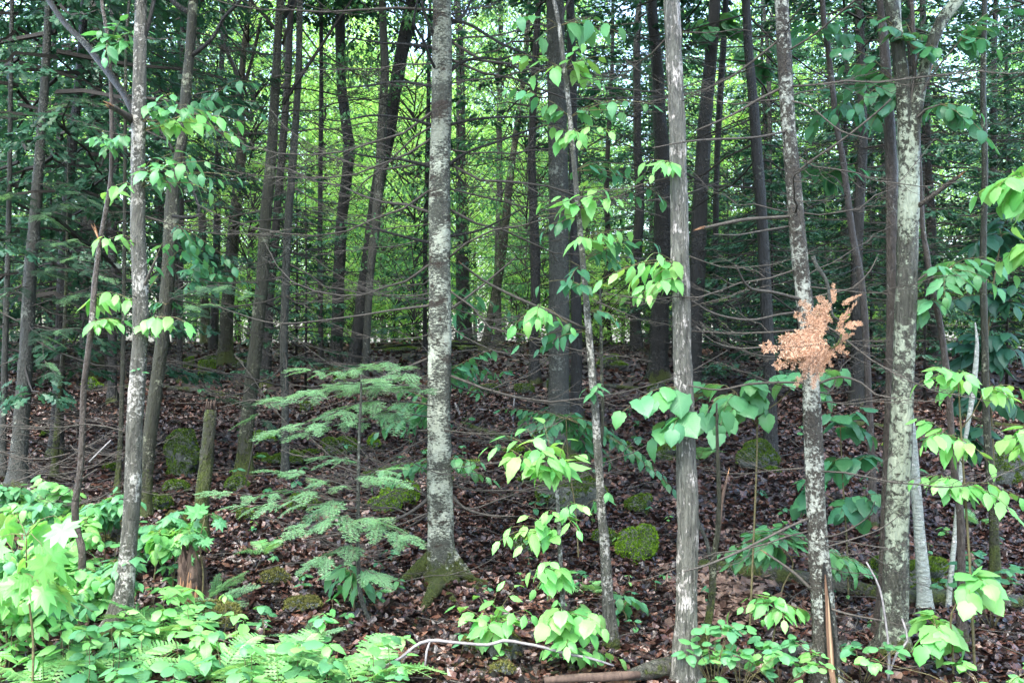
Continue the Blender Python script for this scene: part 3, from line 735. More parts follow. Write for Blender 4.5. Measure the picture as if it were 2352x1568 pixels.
for p_ in ([(1015, 392, 12), (1075, 350, 8), (1150, 318, 7), (1230, 290, 6), (1290, 278, 4)], [(1020, 290, 9), (1100, 280, 7), (1180, 275, 6), (1310, 265, 3)], [(1000, 385, 11), (930, 370, 8), (860, 362, 6), (790, 352, 4)],
           [(1000, 290, 9), (930, 276, 7), (850, 272, 6), (780, 272, 4), (720, 262, 3)], [(1000, 200, 9), (920, 192, 7), (850, 195, 6), (780, 203, 4)], [(1000, 110, 10), (940, 102, 8), (880, 98, 6), (790, 92, 4)],
           [(1018, 182, 14), (1060, 150, 10), (1110, 135, 8), (1150, 130, 6), (1210, 120, 3)], [(1000, 88, 16), (985, 60, 10), (970, 25, 8), (962, -20, 7)], [(1005, 168, 9), (985, 130, 8), (965, 90, 8), (955, 50, 7), (958, -10, 6)],
           [(1018, 62, 12), (1060, 35, 9), (1090, 0, 8), (1110, -30, 7)], [(1035, 45, 8), (1085, 60, 9), (1150, 95, 8), (1220, 130, 6), (1290, 210, 4), (1330, 250, 3)],
           [(1018, 720, 9), (1060, 690, 7), (1120, 640, 6), (1180, 590, 4)], [(1000, 700, 8), (900, 712, 6), (800, 725, 5), (640, 738, 4), (540, 720, 3), (485, 698, 2)],
           [(990, 1140, 10), (930, 1180, 9), (860, 1205, 8), (760, 1228, 6), (700, 1240, 3)], [(1035, 1135, 10), (1070, 1165, 8), (1120, 1188, 7), (1180, 1180, 4)],
           [(1000, 560, 10), (930, 540, 8), (850, 520, 6), (760, 500, 4), (650, 480, 2)], [(1018, 545, 9), (1090, 530, 7), (1160, 510, 5), (1230, 470, 3)]):
    q_ = [p_[0]] + [(u + U(-6, 6), v + U(-7, 7), w * .8) for u, v, w in p_[1:]]
    limb(T1, q_, 'twig' if p_[0][1] > 600 else 'dark', dd=U(-.5, .3), segs=6)

# streaky grey brown trunk
T2 = trunk_tree('ash_tree', 'straight streaky grey-brown trunk bare of lichen, with a reddish split low on its bark', 'tree',
    [(1577, 1568, 53), (1576, 1450, 50), (1578, 1300, 47), (1580, 1180, 46), (1577, 1100, 45), (1572, 950, 44), (1568, 850, 44), (1565, 700, 42), (1561, 550, 41), (1558, 400, 40), (1553, 250, 38), (1548, 120, 37), (1542, -20, 36)], 'ash', d=5.0, segs=30, bk=.085, H=12, step=.04, crown=(BHI[1], 1.0))
whorls(T2, [60, 250, 420, 560, 700, 860], n=(1, 2), L=(.4, .9))
T3 = trunk_tree('maple_tree', 'trunk mottled white with lichen, an orange wound running up its foot', 'tree',
    [(1898, 1568, 52), (1893, 1430, 50), (1884, 1300, 47), (1875, 1180, 43), (1868, 1020, 42), (1863, 890, 40), (1855, 760, 38), (1842, 640, 37), (1830, 520, 36), (1822, 420, 35), (1812, 310, 33), (1805, 200, 33), (1799, 90, 33), (1794, -20, 32)], 'maple_lichen', d=5.05, segs=28, bk=.07, H=12, step=.04, crown=(BHI[0], 1.0))
# wound: a torn strip standing proud of recessed wood
def strip(tr, path, mat, off, name, thick=.004):
    d = tr['d']; g = Geo(); V = []
    for i, (u, v, w) in enumerate(path):
        c, r = at_v(tr, v); x0 = (u - w / 2 - 1176) / F * d; x1 = (u + w / 2 - 1176) / F * d; z = EYE - (v - 784) / F * d
        for x in np.linspace(x0, x1, 5):
            dx = np.clip((x - c[0]) / (r * 1.02), -.98, .98); y = c[1] - r * 1.04 * math.sqrt(1 - dx * dx) - off - R.uniform(0, .003)
            V.append((x, y, z))
    V = np.array(V) - tr['base']; n = len(path); B_ = V.copy(); B_[:, 1] += thick + off + .012
    Q = [[i * 5 + j, i * 5 + j + 1, i * 5 + j + 6, i * 5 + j + 5] for i in range(n - 1) for j in range(4)]
    m_ = len(V); Q2 = [[m_ + a for a in q[::-1]] for q in Q]
    S = []
    for i in range(n - 1):
        S.append([i * 5, i * 5 + 5, m_ + i * 5 + 5, m_ + i * 5]); S.append([i * 5 + 4, m_ + i * 5 + 4, m_ + i * 5 + 9, i * 5 + 9])
    g.add(np.vstack([V, B_]), Q=np.array(Q + Q2 + S)); return obj(name, g.mesh(name, M[mat], smooth=False), tr['t'])
strip(T3, [(1885, 1285, 4), (1886, 1320, 12), (1889, 1360, 17), (1893, 1400, 20), (1896, 1440, 23), (1899, 1490, 25), (1901, 1530, 24), (1903, 1568, 22), (1904, 1600, 18)], 'dark', .001, 'wound_edge')
strip(T3, [(1887, 1312, 2), (1889, 1345, 6), (1892, 1385, 9), (1894, 1430, 12), (1897, 1480, 14), (1899, 1530, 13), (1902, 1570, 12), (1903, 1600, 8)], 'heart', .004, 'exposed_wood')
strip(T3, [(1893, 1360, 1), (1895, 1400, 4), (1896, 1440, 5), (1899, 1490, 5), (1900, 1530, 3)], 'pale_wood', .007, 'exposed_wood')
for p_ in ([(1818, 497, 8), (1770, 500, 7), (1720, 503, 8), (1670, 512, 8), (1610, 525, 6)], [(1812, 520, 5), (1740, 532, 4), (1690, 540, 3), (1640, 538, 2)], [(1848, 690, 9), (1780, 672, 7), (1720, 660, 6), (1690, 610, 3)],
           [(1848, 715, 5), (1790, 722, 5), (1720, 735, 5), (1640, 720, 4), (1590, 690, 2)], [(1855, 800, 5), (1780, 795, 4), (1700, 800, 4), (1640, 785, 3), (1600, 750, 2)], [(1845, 690, 4), (1900, 675, 4), (1960, 660, 4), (2000, 620, 3), (2015, 590, 2)],
           [(1825, 400, 6), (1870, 365, 6), (1930, 325, 5), (2010, 262, 5), (2046, 228, 4)], [(1812, 300, 6), (1740, 315, 5), (1650, 320, 5), (1580, 325, 4), (1500, 340, 2)], [(1800, 200, 7), (1740, 230, 6), (1680, 265, 5), (1600, 300, 4)],
           [(1862, 1188, 7), (1800, 1215, 6), (1700, 1265, 6), (1620, 1298, 5), (1570, 1312, 3)], [(1880, 1260, 5), (1950, 1240, 4), (2020, 1215, 3), (2070, 1180, 2)], [(1878, 1235, 5), (1930, 1225, 4), (1990, 1190, 3), (2010, 1150, 2)],
           [(1868, 885, 6), (1930, 865, 5), (1980, 880, 5), (2010, 905, 4), (2060, 915, 3)], [(1862, 880, 6), (1800, 878, 5), (1720, 882, 5), (1650, 895, 4), (1580, 885, 3)], [(1885, 1390, 6), (1950, 1410, 5), (2030, 1425, 3)], [(1870, 1360, 9), (1830, 1320, 8), (1790, 1290, 6), (1760, 1270, 5)],
           [(1805, 120, 5), (1870, 80, 5), (1930, 30, 5), (1990, -20, 5)], [(1805, 230, 5), (1860, 245, 4), (1930, 300, 3), (2000, 320, 2)]):
    limb(T3, p_, 'twig', dd=U(-.6, .2), segs=6, tip=p_[-1][2] >= 5 and p_[-1][2] < 7)
whorls(T3, [90, 210, 340, 470, 620, 680, 740, 800, 900, 1080, 1240, 1290], n=(2, 3), L=(.5, 1.1), pitch=(-.3, .3))

# large forked maple
T4 = trunk_tree('maple_tree', 'forked maple with a pale green lichen stripe, its two dark mossy limbs parting high up', 'tree',
    [(2048, 1568, 66), (2052, 1450, 58), (2058, 1300, 54), (2063, 1150, 52), (2070, 1000, 48), (2075, 850, 48), (2080, 700, 46), (2084, 550, 48), (2088, 420, 46), (2089, 350, 42), (2089, 290, 26), (2089, 262, 8)], 'maple', d=5.5, segs=30, bk=.09, top_stop=True, step=.04)
limb(T4, [(2082, 430, 24), (2080, 340, 34), (2076, 240, 32), (2068, 150, 32), (2055, 60, 31), (2042, -30, 30), (2030, -160, 30), (2020, -500, 20)], 'limb_bark', 'limb', 18, .11)
limb(T4, [(2093, 420, 22), (2096, 330, 32), (2108, 230, 28), (2132, 130, 27), (2162, 50, 27), (2205, -10, 26), (2230, -80, 28), (2300, -300, 18)], 'limb_bark', 'limb', 18, .11)
limb(T4, [(2092, 285, 10), (2105, 240, 10), (2118, 205, 11), (2132, 170, 12)], 'grey', 'branch', 8, tip=True)
limb(T4, [(2098, 480, 12), (2135, 455, 11), (2175, 425, 11), (2203, 405, 8)], 'reddish', 'branch', 8, tip=True, dd=-.3)
obj('crown', BHI[0], T4['t'], Matrix.Translation((0, 0, 0)) @ Matrix.Diagonal((.9, .9, 1, 1)))
T4b = trunk_tree('maple_tree', 'brown trunk pressed against the left side of the forked maple', 'tree',
    [(2030, 1500, 40), (2035, 1350, 36), (2041, 1150, 32), (2046, 950, 29), (2050, 750, 28), (2050, 550, 28), (2048, 400, 27), (2042, 280, 25), (2034, 150, 23), (2026, 50, 21), (2022, -20, 20)], 'reddish', d=5.75, segs=18, H=11, crown=(BHI[1], .7))
T5 = trunk_tree('birch_tree', 'slender leaning birch with chalky white bark behind the forked maple', 'tree',
    [(2138, 1545, 40), (2130, 1480, 30), (2124, 1380, 27), (2118, 1300, 27), (2110, 1200, 25), (2102, 1100, 23), (2094, 1000, 21), (2086, 930, 20), (2080, 800, 18), (2074, 600, 16), (2068, 300, 14), (2062, -20, 12)], 'birch', d=6.3, segs=16, bk=.03, H=9)
T6 = trunk_tree('maple_sapling', 'thin reddish sapling with a mossy foot, right of the white birch', 'tree',
    [(2203, 1560, 22), (2210, 1478, 20), (2209, 1400, 19), (2208, 1310, 18), (2206, 1192, 17), (2196, 1110, 16), (2188, 1041, 16), (2181, 930, 15), (2175, 860, 15), (2160, 750, 14), (2140, 655, 13), (2128, 580, 13), (2119, 520, 12), (2110, 350, 11), (2100, 150, 10), (2092, -20, 9)], 'reddish', d=5.6, segs=12, H=7)
T7 = trunk_tree('maple_sapling', 'straight brown sapling standing between the far mossy boulder and the white birch', 'tree',
    [(2286, 1345, 24), (2284, 1250, 21), (2280, 1150, 20), (2272, 1060, 19), (2265, 950, 17), (2262, 800, 16), (2258, 600, 15), (2262, 400, 14), (2258, 200, 13), (2262, -20, 12)], 'olive', segs=12, H=9)
S7 = trunk_tree('dead_snag', 'twisted bleached snag with bare peeled wood', 'dead tree', [(2196, 1200, 12), (2210, 1050, 11), (2222, 980, 10), (2235, 900, 13), (2240, 850, 13), (2244, 790, 9), (2240, 740, 3)], 'birch', d=6.4, segs=8, top_stop=True, flare=.2)

# trees on the left
T8 = trunk_tree('maple_tree', 'grey-brown trunk with yellow moss patches, first thick one in from the far left', 'tree',
    [(262, 1478, 66), (272, 1430, 50), (283, 1370, 44), (292, 1290, 39), (300, 1200, 37), (306, 1100, 37), (309, 980, 37), (317, 860, 35), (322, 760, 34), (321, 650, 33), (317, 540, 34), (317, 420, 32), (318, 320, 32), (319, 240, 30), (322, 120, 28), (324, 0, 26), (325, -30, 26)], 'left_maple', segs=28, bk=.085, H=11, crown=(BHI[1], 1.0), step=.04)
limb(T8, [(308, 262, 16), (288, 222, 16), (262, 185, 17), (235, 150, 17), (195, 100, 16), (150, 55, 14), (112, 0, 13), (80, -60, 12)], 'dark', 'limb', 10, dd=.5)
limb(T8, [(306, 278, 20), (285, 262, 16), (262, 248, 14), (252, 243, 12)], 'reddish', 'branch', 8, tip=True, dd=-.2)
limb(T8, [(330, 668, 4), (338, 640, 6), (352, 610, 6), (362, 588, 3)], 'twig', 'branch', 6, dd=-.1)
limb(T8, [(328, 100, 12), (345, 40, 10), (358, -20, 9)], 'dark', 'branch', 8)
whorls(T8, [330, 480, 560, 700, 900, 1000], n=(1, 2), L=(.4, .9))
T9 = trunk_tree('maple_sapling', 'thin crooked sapling with reddish bark, beside the low pile of mossy rocks', 'tree',
    [(182, 1445, 20), (184, 1370, 18), (189, 1270, 17), (178, 1220, 16), (172, 1165, 16), (183, 1090, 14), (189, 1000, 14), (192, 900, 14), (200, 830, 14), (211, 740, 14), (217, 660, 13), (228, 570, 12), (244, 480, 11), (255, 400, 10), (256, 250, 9), (250, 110, 9), (238, 30, 8), (232, -20, 8)], 'reddish', segs=12, H=6, wob=.02)
limb(T9, [(232, 560, 3), (225, 545, 4), (219, 530, 5)], 'torn', 'branch', 6, tip=True)
T10 = trunk_tree('maple_tree', 'dark olive trunk leaning beside the moss-patched one, forked near the top', 'tree',
    [(326, 1195, 36), (332, 1120, 33), (340, 1040, 32), (352, 940, 31), (364, 850, 30), (376, 750, 30), (384, 650, 30), (390, 560, 31), (394, 490, 33), (398, 430, 28), (412, 360, 24), (422, 290, 23), (428, 200, 23), (437, 110, 22), (444, 0, 21), (446, -30, 21)], 'olive', segs=18, H=12, crown=(BHI[1], .8))
limb(T10, [(438, 130, 12), (462, 112, 10), (490, 85, 9), (515, 40, 8), (545, 10, 8), (565, -20, 7)], 'dark', 'limb', 8, dd=-.3)
limb(T10, [(437, 30, 14), (415, 18, 13), (395, 0, 12), (378, -25, 11)], 'dark', 'limb', 8)
limb(T10, [(414, 345, 7), (430, 395, 6), (445, 440, 6), (458, 480, 7), (455, 495, 8), (430, 500, 8), (395, 496, 9)], 'dark', 'branch', 6, dd=-.2)
limb(T10, [(400, 350, 8), (375, 310, 7), (345, 275, 6), (322, 258, 5)], 'dark', 'branch', 6)
whorls(T10, [60, 250, 600, 900], n=(1, 3), L=(.6, 1.2), dark=True)
T11 = trunk_tree('fir_tree', 'pale olive fir with ringed bark, nearest the far left edge', 'tree',
    [(40, 1125, 44), (44, 1050, 38), (50, 950, 35), (58, 850, 33), (64, 750, 31), (70, 620, 28), (82, 480, 25), (94, 320, 22), (104, 170, 19), (112, 0, 16), (114, -20, 16)], 'grey', segs=18, H=14, crown=(CC[0], .9))
whorls(T11, range(560, 1110, 45), n=(3, 4), L=(1.0, 2.0), bias=False)
K = []
def far_tree(label, spec, mat, crown=None, dark=True, vs=(), L=(1.0, 2.0), H=13, d=None, n=(1, 2), name='fir_tree', **kw):
    if crown is not None and 430 < spec[0][0] < 1800 and crown[0] in CC: crown = (CH[len(K) % 2], 1.0); H = 12
    if crown is not None and crown[0] in BC and (d or ground_d(spec[0][0], spec[0][1])) < 14: crown = (BHI[0], .9)
    t = trunk_tree(name, label, 'tree', spec, mat, d=d, H=H, segs=12, bk=.05, step=.1, crown=crown, **kw)
    if len(vs): whorls(t, vs, n=n, L=L, dark=dark, bias=False)
    K.append(t); return t
far_tree('mossy-footed maple on the crest whose trunk splits into three thin stems', [(518, 820, 34), (520, 740, 31), (528, 640, 29), (537, 520, 27), (547, 430, 25), (555, 340, 22), (553, 260, 18), (554, 200, 16), (562, 100, 14), (572, 20, 13), (578, -20, 12)], 'olive', (BC[0], .7), vs=range(100, 760, 90), d=20, name='maple_tree')
limb(K[-1], [(553, 205, 12), (540, 160, 10), (522, 118, 10), (514, 60, 9), (512, -10, 9)], 'dark', 'limb', 8)
limb(K[-1], [(556, 210, 10), (575, 150, 8), (590, 90, 8), (600, 40, 7)], 'dark', 'limb', 8)
far_tree('olive trunk with a pale scar, thickest between the snag and the crest maple', [(561, 1095, 36), (563, 1025, 33), (572, 924, 32), (580, 860, 32), (588, 790, 31), (596, 700, 30), (602, 655, 30), (607, 560, 28), (612, 480, 27), (622, 380, 25), (629, 260, 23), (636, 130, 20), (642, 20, 18), (644, -20, 18)], 'olive', (BC[1], .6), vs=range(200, 900, 60), name='maple_tree')
far_tree('slim dark trunk touching the scarred olive trunk', [(608, 885, 26), (612, 823, 24), (618, 700, 22), (628, 588, 20), (640, 440, 19), (652, 300, 17), (664, 120, 15), (668, -20, 14)], 'dark', (CC[1], .8), vs=range(150, 800, 60))
far_tree('thin straight fir with many bare branches left of the two leaning trunks', [(655, 1092, 16), (655, 1000, 17), (654, 900, 18), (652, 789, 19), (656, 660, 19), (660, 540, 19), (668, 430, 18), (678, 300, 17), (686, 150, 15), (690, -20, 14)], 'grey', (CC[1], .8), vs=range(60, 900, 34), dark=False, n=(2, 3))
far_tree('dark fir with a slight bend, left of the two leaning trunks', [(770, 856, 32), (774, 760, 28), (778, 640, 27), (784, 520, 26), (795, 420, 26), (802, 345, 26), (796, 290, 24), (785, 200, 24), (782, 80, 23), (784, -20, 22)], 'dark', (CC[3], .9), vs=range(20, 800, 50))
far_tree('dark trunk leaning to the right, tallest of the leaning pair', [(808, 868, 34), (820, 780, 31), (835, 670, 30), (850, 560, 30), (866, 440, 31), (880, 370, 32), (893, 310, 30), (905, 220, 30), (925, 110, 31), (948, 0, 30), (952, -20, 30)], 'dark', (BC[2], .7), vs=range(100, 800, 90), name='maple_tree')
far_tree('upright grey stem rising from the lower half of the leaning trunk', [(838, 872, 16), (850, 640, 18), (864, 500, 22), (872, 400, 22), (876, 300, 21), (884, 170, 20), (880, 60, 18), (877, -20, 17)], 'grey', (CC[3], .8), vs=range(40, 700, 60), d=17.5)
far_tree('pole-thin dark spruce standing just left of the central fir', [(976, 782, 10), (976, 650, 11), (977, 540, 11), (980, 420, 11), (984, 250, 10), (986, 60, 9)], 'dark', (CYOUNG[0], 1.0), vs=range(300, 760, 40), d=21, L=(.6, 1.2), H=8)
far_tree('thick pale grey fir with smooth bark between the central fir and the speckled sapling', [(1282, 1040, 54), (1283, 960, 50), (1284, 850, 48), (1284, 740, 48), (1284, 600, 47), (1283, 450, 46), (1281, 300, 44), (1278, 150, 42), (1275, 0, 40), (1274, -20, 40)], 'grey', (CC[1], .9), vs=range(0, 820, 40), L=(.9, 1.9), n=(2, 3))
far_tree('dark slim trunk hard against the thick pale grey fir', [(1323, 935, 28), (1324, 800, 26), (1322, 650, 25), (1318, 500, 24), (1316, 300, 22), (1312, 100, 20), (1310, -20, 18)], 'dark', (CC[0], .8), vs=range(300, 820, 60), d=13.5)
far_tree('broad almost black trunk behind the streaky grey-brown one', [(1512, 872, 46), (1514, 780, 42), (1519, 650, 40), (1522, 500, 40), (1520, 350, 38), (1514, 250, 30), (1510, 150, 27), (1500, 60, 24), (1496, -20, 24)], 'dark', (CC[0], .9), vs=range(100, 840, 45), L=(1.4, 2.6))
far_tree('thick dark trunk with shaggy bark between the streaky trunk and the white-mottled one', [(1590, 870, 42), (1594, 780, 39), (1600, 650, 37), (1606, 500, 36), (1614, 360, 34), (1624, 220, 32), (1636, 100, 28), (1642, 0, 26), (1644, -20, 26)], 'dark', (CC[2], .9), vs=range(50, 800, 50), d=16)
far_tree('thin companion stem beside the shaggy dark trunk', [(1645, 840, 15), (1644, 700, 14), (1643, 560, 14), (1646, 400, 14), (1652, 260, 15), (1660, 130, 15), (1668, -20, 14)], 'dark', (CC[3], .7), vs=range(200, 800, 60), d=18)
far_tree('dark ringed spruce trunk between the shaggy trunk and the white-mottled maple', [(1768, 1060, 34), (1770, 950, 30), (1768, 850, 28), (1762, 740, 28), (1756, 620, 27), (1750, 500, 26), (1740, 370, 25), (1730, 230, 23), (1720, 120, 21), (1713, 0, 19), (1712, -20, 19)], 'dark', (CC[1], .8), vs=range(0, 900, 34), n=(2, 3), L=(1.2, 2.3))
far_tree('thin brown trunk bent to the right, between the white-mottled maple and the forked one', [(2006, 1210, 18), (2003, 1080, 17), (1996, 930, 16), (1990, 800, 16), (1984, 700, 16), (1974, 620, 16), (1958, 540, 16), (1945, 440, 15), (1935, 360, 14), (1920, 280, 14), (1910, 180, 13), (1898, 80, 13), (1888, -20, 12)], 'reddish', (CC[3], .5), vs=range(150, 900, 60), L=(.6, 1.4))
far_tree('tall thin trunk on the crest seen in the bright gap right of the central fir', [(1145, 775, 16), (1143, 600, 15), (1147, 440, 14), (1147, 270, 13), (1150, 70, 12), (1150, -20, 12)], 'grey', (BC[1], .7), vs=range(300, 760, 60), d=25)
far_tree('stout dark trunk with a green mossy foot on the crest right of the central fir', [(1066, 770, 38), (1064, 700, 33), (1062, 620, 30), (1060, 500, 26), (1058, 350, 22), (1056, 100, 18)], 'dark', (BC[0], .7), vs=range(300, 720, 90), d=24)
far_tree('leaning mossy trunk beside the stout one on the crest', [(1118, 770, 20), (1135, 690, 20), (1150, 600, 22), (1160, 520, 20), (1175, 380, 16), (1200, 200, 13), (1215, 0, 12)], 'olive', (BC[2], .6), d=23, name='maple_tree')
far_tree('slim dark trunk right of the bent fir foot', [(738, 860, 12), (736, 700, 12), (735, 560, 12), (736, 400, 11), (738, 200, 10), (738, -20, 9)], 'dark', (CC[3], .7), vs=range(250, 800, 45), d=19)
far_tree('thin dark stem between the olive leaning trunk and the crest maple', [(413, 872, 13), (413, 740, 13), (416, 600, 12), (417, 450, 11), (417, 250, 10), (418, -20, 9)], 'dark', (CC[2], .7), vs=range(500, 840, 60), d=17)
far_tree('slender stem just left of the moss-patched trunk', [(268, 1142, 12), (277, 1000, 11), (283, 800, 10), (285, 650, 9), (287, 400, 8), (290, 100, 7)], 'olive', vs=range(300, 1000, 120), L=(.5, 1.0), H=6, name='maple_sapling')
far_tree('thin pale stem at the very left edge', [(6, 1100, 16), (8, 950, 14), (12, 780, 13), (18, 600, 12), (22, 400, 11), (26, 100, 10)], 'grey', (CC[2], .8), vs=range(500, 1050, 60))
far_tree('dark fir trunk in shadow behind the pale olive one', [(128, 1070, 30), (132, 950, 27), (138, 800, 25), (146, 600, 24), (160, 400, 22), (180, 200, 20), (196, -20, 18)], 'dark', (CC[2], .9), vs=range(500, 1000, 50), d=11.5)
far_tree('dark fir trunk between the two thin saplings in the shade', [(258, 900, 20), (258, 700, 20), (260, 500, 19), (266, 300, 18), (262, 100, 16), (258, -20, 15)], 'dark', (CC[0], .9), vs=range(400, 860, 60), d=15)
far_tree('yellowish mossy sapling with broken bare shoots low on the shaded slope', [(124, 1100, 15), (130, 1000, 14), (137, 900, 12), (146, 800, 10), (150, 700, 8)], 'mossy', vs=range(780, 1060, 50), L=(.6, 1.0), H=4, name='maple_sapling')
BENT = [k for k in K if k['t']['label'].startswith('thin brown trunk bent')][0]; SHAG = [k for k in K if k['t']['label'].startswith('thick dark trunk with')][0]
# foreground saplings
T20 = trunk_tree('maple_sapling', 'slender speckled sapling leaning left, between the pale grey fir and the streaky trunk', 'tree',
    [(1404, 1492, 30), (1400, 1420, 27), (1394, 1340, 25), (1388, 1250, 23), (1382, 1170, 21), (1375, 1060, 19), (1368, 950, 18), (1361, 870, 17), (1352, 760, 16), (1344, 660, 14), (1335, 560, 13), (1326, 460, 12), (1318, 370, 12), (1309, 270, 12), (1302, 200, 12), (1292, 120, 11), (1284, 60, 10), (1272, 0, 9), (1265, -25, 8)], 'left_maple', segs=14, H=6)
limb(T20, [(1380, 1020, 10), (1384, 950, 9), (1382, 850, 8), (1380, 740, 7), (1378, 660, 5)], 'olive', 'limb', 8, dd=.1)
limb(T20, [(1345, 755, 6), (1270, 720, 7), (1190, 685, 7), (1120, 650, 6), (1080, 622, 5), (1060, 606, 3)], 'twig', 'branch', 8, dd=-.4, tip=True)
limb(T20, [(1364, 1090, 8), (1340, 1068, 7), (1322, 1075, 6), (1290, 1098, 6), (1250, 1108, 6), (1205, 1106, 5), (1190, 1118, 3)], 'twig', 'branch', 6, dd=-.3)
limb(T20, [(1285, 60, 7), (1300, 15, 6), (1320, -20, 5)], 'dark', 'branch', 6)
T21 = trunk_tree('maple_sapling', 'knee-high to head-high sapling hung with whorls of bright leaves, left of the speckled one', 'tree',
    [(1314, 1545, 14), (1306, 1490, 13), (1296, 1420, 12), (1290, 1340, 11), (1286, 1260, 11), (1283, 1190, 10), (1278, 1120, 9), (1268, 1085, 8), (1258, 1040, 6), (1250, 1010, 4)], 'left_maple', segs=10, top_stop=True, flare=.3, bk=.04)
T26 = trunk_tree('maple_sapling', 'thin mossy sapling crossing in front of the leaves, right of the streaky trunk', 'tree',
    [(1602, 1568, 20), (1617, 1480, 19), (1634, 1377, 17), (1640, 1276, 15), (1648, 1226, 13), (1652, 1150, 11), (1649, 1060, 9), (1647, 990, 7), (1646, 925, 4)], 'olive', d=5.2, segs=10, top_stop=True)
limb(T26, [(1632, 1285, 10), (1622, 1240, 9), (1605, 1200, 8), (1590, 1150, 7), (1578, 1100, 6), (1560, 1060, 4)], 'grey', 'limb', 8)
limb(T26, [(1650, 1230, 9), (1656, 1170, 8), (1662, 1130, 8), (1672, 1090, 5)], 'rotten', 'branch', 8, tip=True)
T28 = trunk_tree('hemlock_sapling', 'slim hemlock sapling left of the central fir, with flat feathery green branches', 'tree',
    [(852, 1438, 10), (838, 1400, 10), (826, 1350, 10), (822, 1250, 9), (823, 1120, 8), (825, 1000, 7), (828, 940, 6), (830, 860, 4)], 'grey', segs=8, top_stop=True, flare=.2)

def bough(parent, base, a, b, pool=None, bare=.22, sl=(.16, .30)):
    a, b = np.asarray(a, float), np.asarray(b, float); L = np.linalg.norm(b - a)
    p = twig_path(a, b, .05, 6, .015); pp, rr = catmull(p, np.linspace(.005, .002, 6), .05); g = Geo(); tube(g, pp - base, rr, 5); obj('branch', g.mesh('branch', M['twig']), parent)
    n = max(3, int((1 - bare) * L / .075)); ax = (b - a) / L; sd = np.cross(ax, [0, 0, 1.]); sd /= np.linalg.norm(sd)
    for i in range(n):
        t = bare + (1 - bare) * (i + .4) / n; q = pp[int(t * (len(pp) - 1))]; s = 1 if i % 2 else -1; l = U(*sl) * (1.1 - .5 * t)
        e = q + (ax * U(.5, .9) + sd * s * U(.5, .95) + np.array([0, 0, U(-.32, .12)])) * l
        put_spray(parent, base, q, e, U(-.35, .35), pool, wide=1.25)
    put_spray(parent, base, pp[-2], pp[-2] + ax * sl[1] * .7, 0, pool, wide=1.2)
# hemlock sprays on T28, growing from its stem
def hs(a, b, dd=0, roll=0., tr=T28, pool=None, wide=1.0):
    d = tr['d']; bough(tr['t'], tr['base'], P(a[0], a[1], d), P(b[0], b[1], d + dd), pool)
for a, b, dd, ro in (((980, 880), (700, 845), -.5, .35), ((980, 900), (640, 915), -.3, .3), ((960, 930), (630, 990), -.6, .4), ((940, 900), (720, 900), .2, .3), ((900, 960), (700, 1000), -.2, .3), ((985, 915), (860, 870), -.3, .4),
                     ((826, 1130), (640, 1090), -.3, .4), ((826, 1150), (520, 1130), -.5, .35), ((826, 1170), (560, 1160), .1, .3), ((824, 1180), (690, 1215), -.4, .35), ((824, 1190), (930, 1230), -.3, .3), ((822, 1240), (730, 1290), -.2, .3),
                     ((824, 1110), (900, 1080), -.3, .3), ((824, 1060), (740, 1050), .2, .35), ((824, 1200), (880, 1190), -.4, .4), ((822, 1300), (870, 1330), -.2, .3)):
    if a[0] < 900: hs(a, b, dd, ro)
    else:
        p, r = at_v(T1, a[1]); bough(T1['t'], T1['base'], p, P(b[0], b[1], T1['d'] - .7 + dd), bare=.3)
for (bx, by, spr, lab) in (((560, 960), None, [((600, 940), (470, 890)), ((600, 950), (520, 970)), ((600, 930), (690, 905)), ((600, 960), (650, 1000)), ((600, 905), (560, 870))], 'small dark hemlock boughs above the mossy snag'),
                           ((490, 1400), None, [((495, 1380), (420, 1360)), ((495, 1380), (590, 1330)), ((495, 1370), (545, 1290)), ((495, 1385), (560, 1370)), ((495, 1390), (450, 1400)), ((495, 1365), (500, 1310))], 'little hemlock seedling beside the rotten stump'),
                           ((720, 1480), None, [((720, 1470), (620, 1440)), ((720, 1470), (640, 1480)), ((720, 1465), (790, 1430)), ((720, 1470), (830, 1460)), ((720, 1465), (720, 1400)), ((720, 1470), (690, 1510)), ((720, 1470), (780, 1500))], 'low hemlock seedling spreading flat on the litter')):
    u, v = bx; d = ground_d(u, v if v > 1000 else 1130); b0 = P(u, v if v > 1000 else 1130, d); b0[2] = float(gz(b0[0], b0[1]))
    t = thing('hemlock_seedling', lab, 'seedling', b0)
    g = Geo(); top = P(spr[0][0][0], min(s[0][1] for s in spr), d) - b0; tube(g, np.array([[0, 0, -.03], top * .5 + [.01, 0, 0], top]), [.006, .005, .003], 6); obj('stem', g.mesh('stem', M['twig']), t)
    for a, c in spr: put_spray(t, b0, P(a[0], a[1], d), P(c[0], c[1], d + U(-.25, .2)), U(.1, .5), HS if v > 1000 else HSD + HS[:1])
# left shaded hemlock boughs hanging from trunks there
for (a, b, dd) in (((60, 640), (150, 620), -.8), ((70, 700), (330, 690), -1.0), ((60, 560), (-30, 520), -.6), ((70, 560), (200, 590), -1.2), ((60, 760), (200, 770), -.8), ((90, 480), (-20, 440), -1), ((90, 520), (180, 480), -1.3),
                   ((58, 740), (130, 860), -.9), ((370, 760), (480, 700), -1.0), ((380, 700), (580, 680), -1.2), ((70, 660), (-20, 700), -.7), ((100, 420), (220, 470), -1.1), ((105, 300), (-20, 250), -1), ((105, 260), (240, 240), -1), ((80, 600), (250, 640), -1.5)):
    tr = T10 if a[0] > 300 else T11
    p, _ = at_v(tr, a[1]); bough(tr['t'], tr['base'], p, P(b[0], b[1], tr['d'] + dd), HSD + HS[:1], sl=(.14, .30))

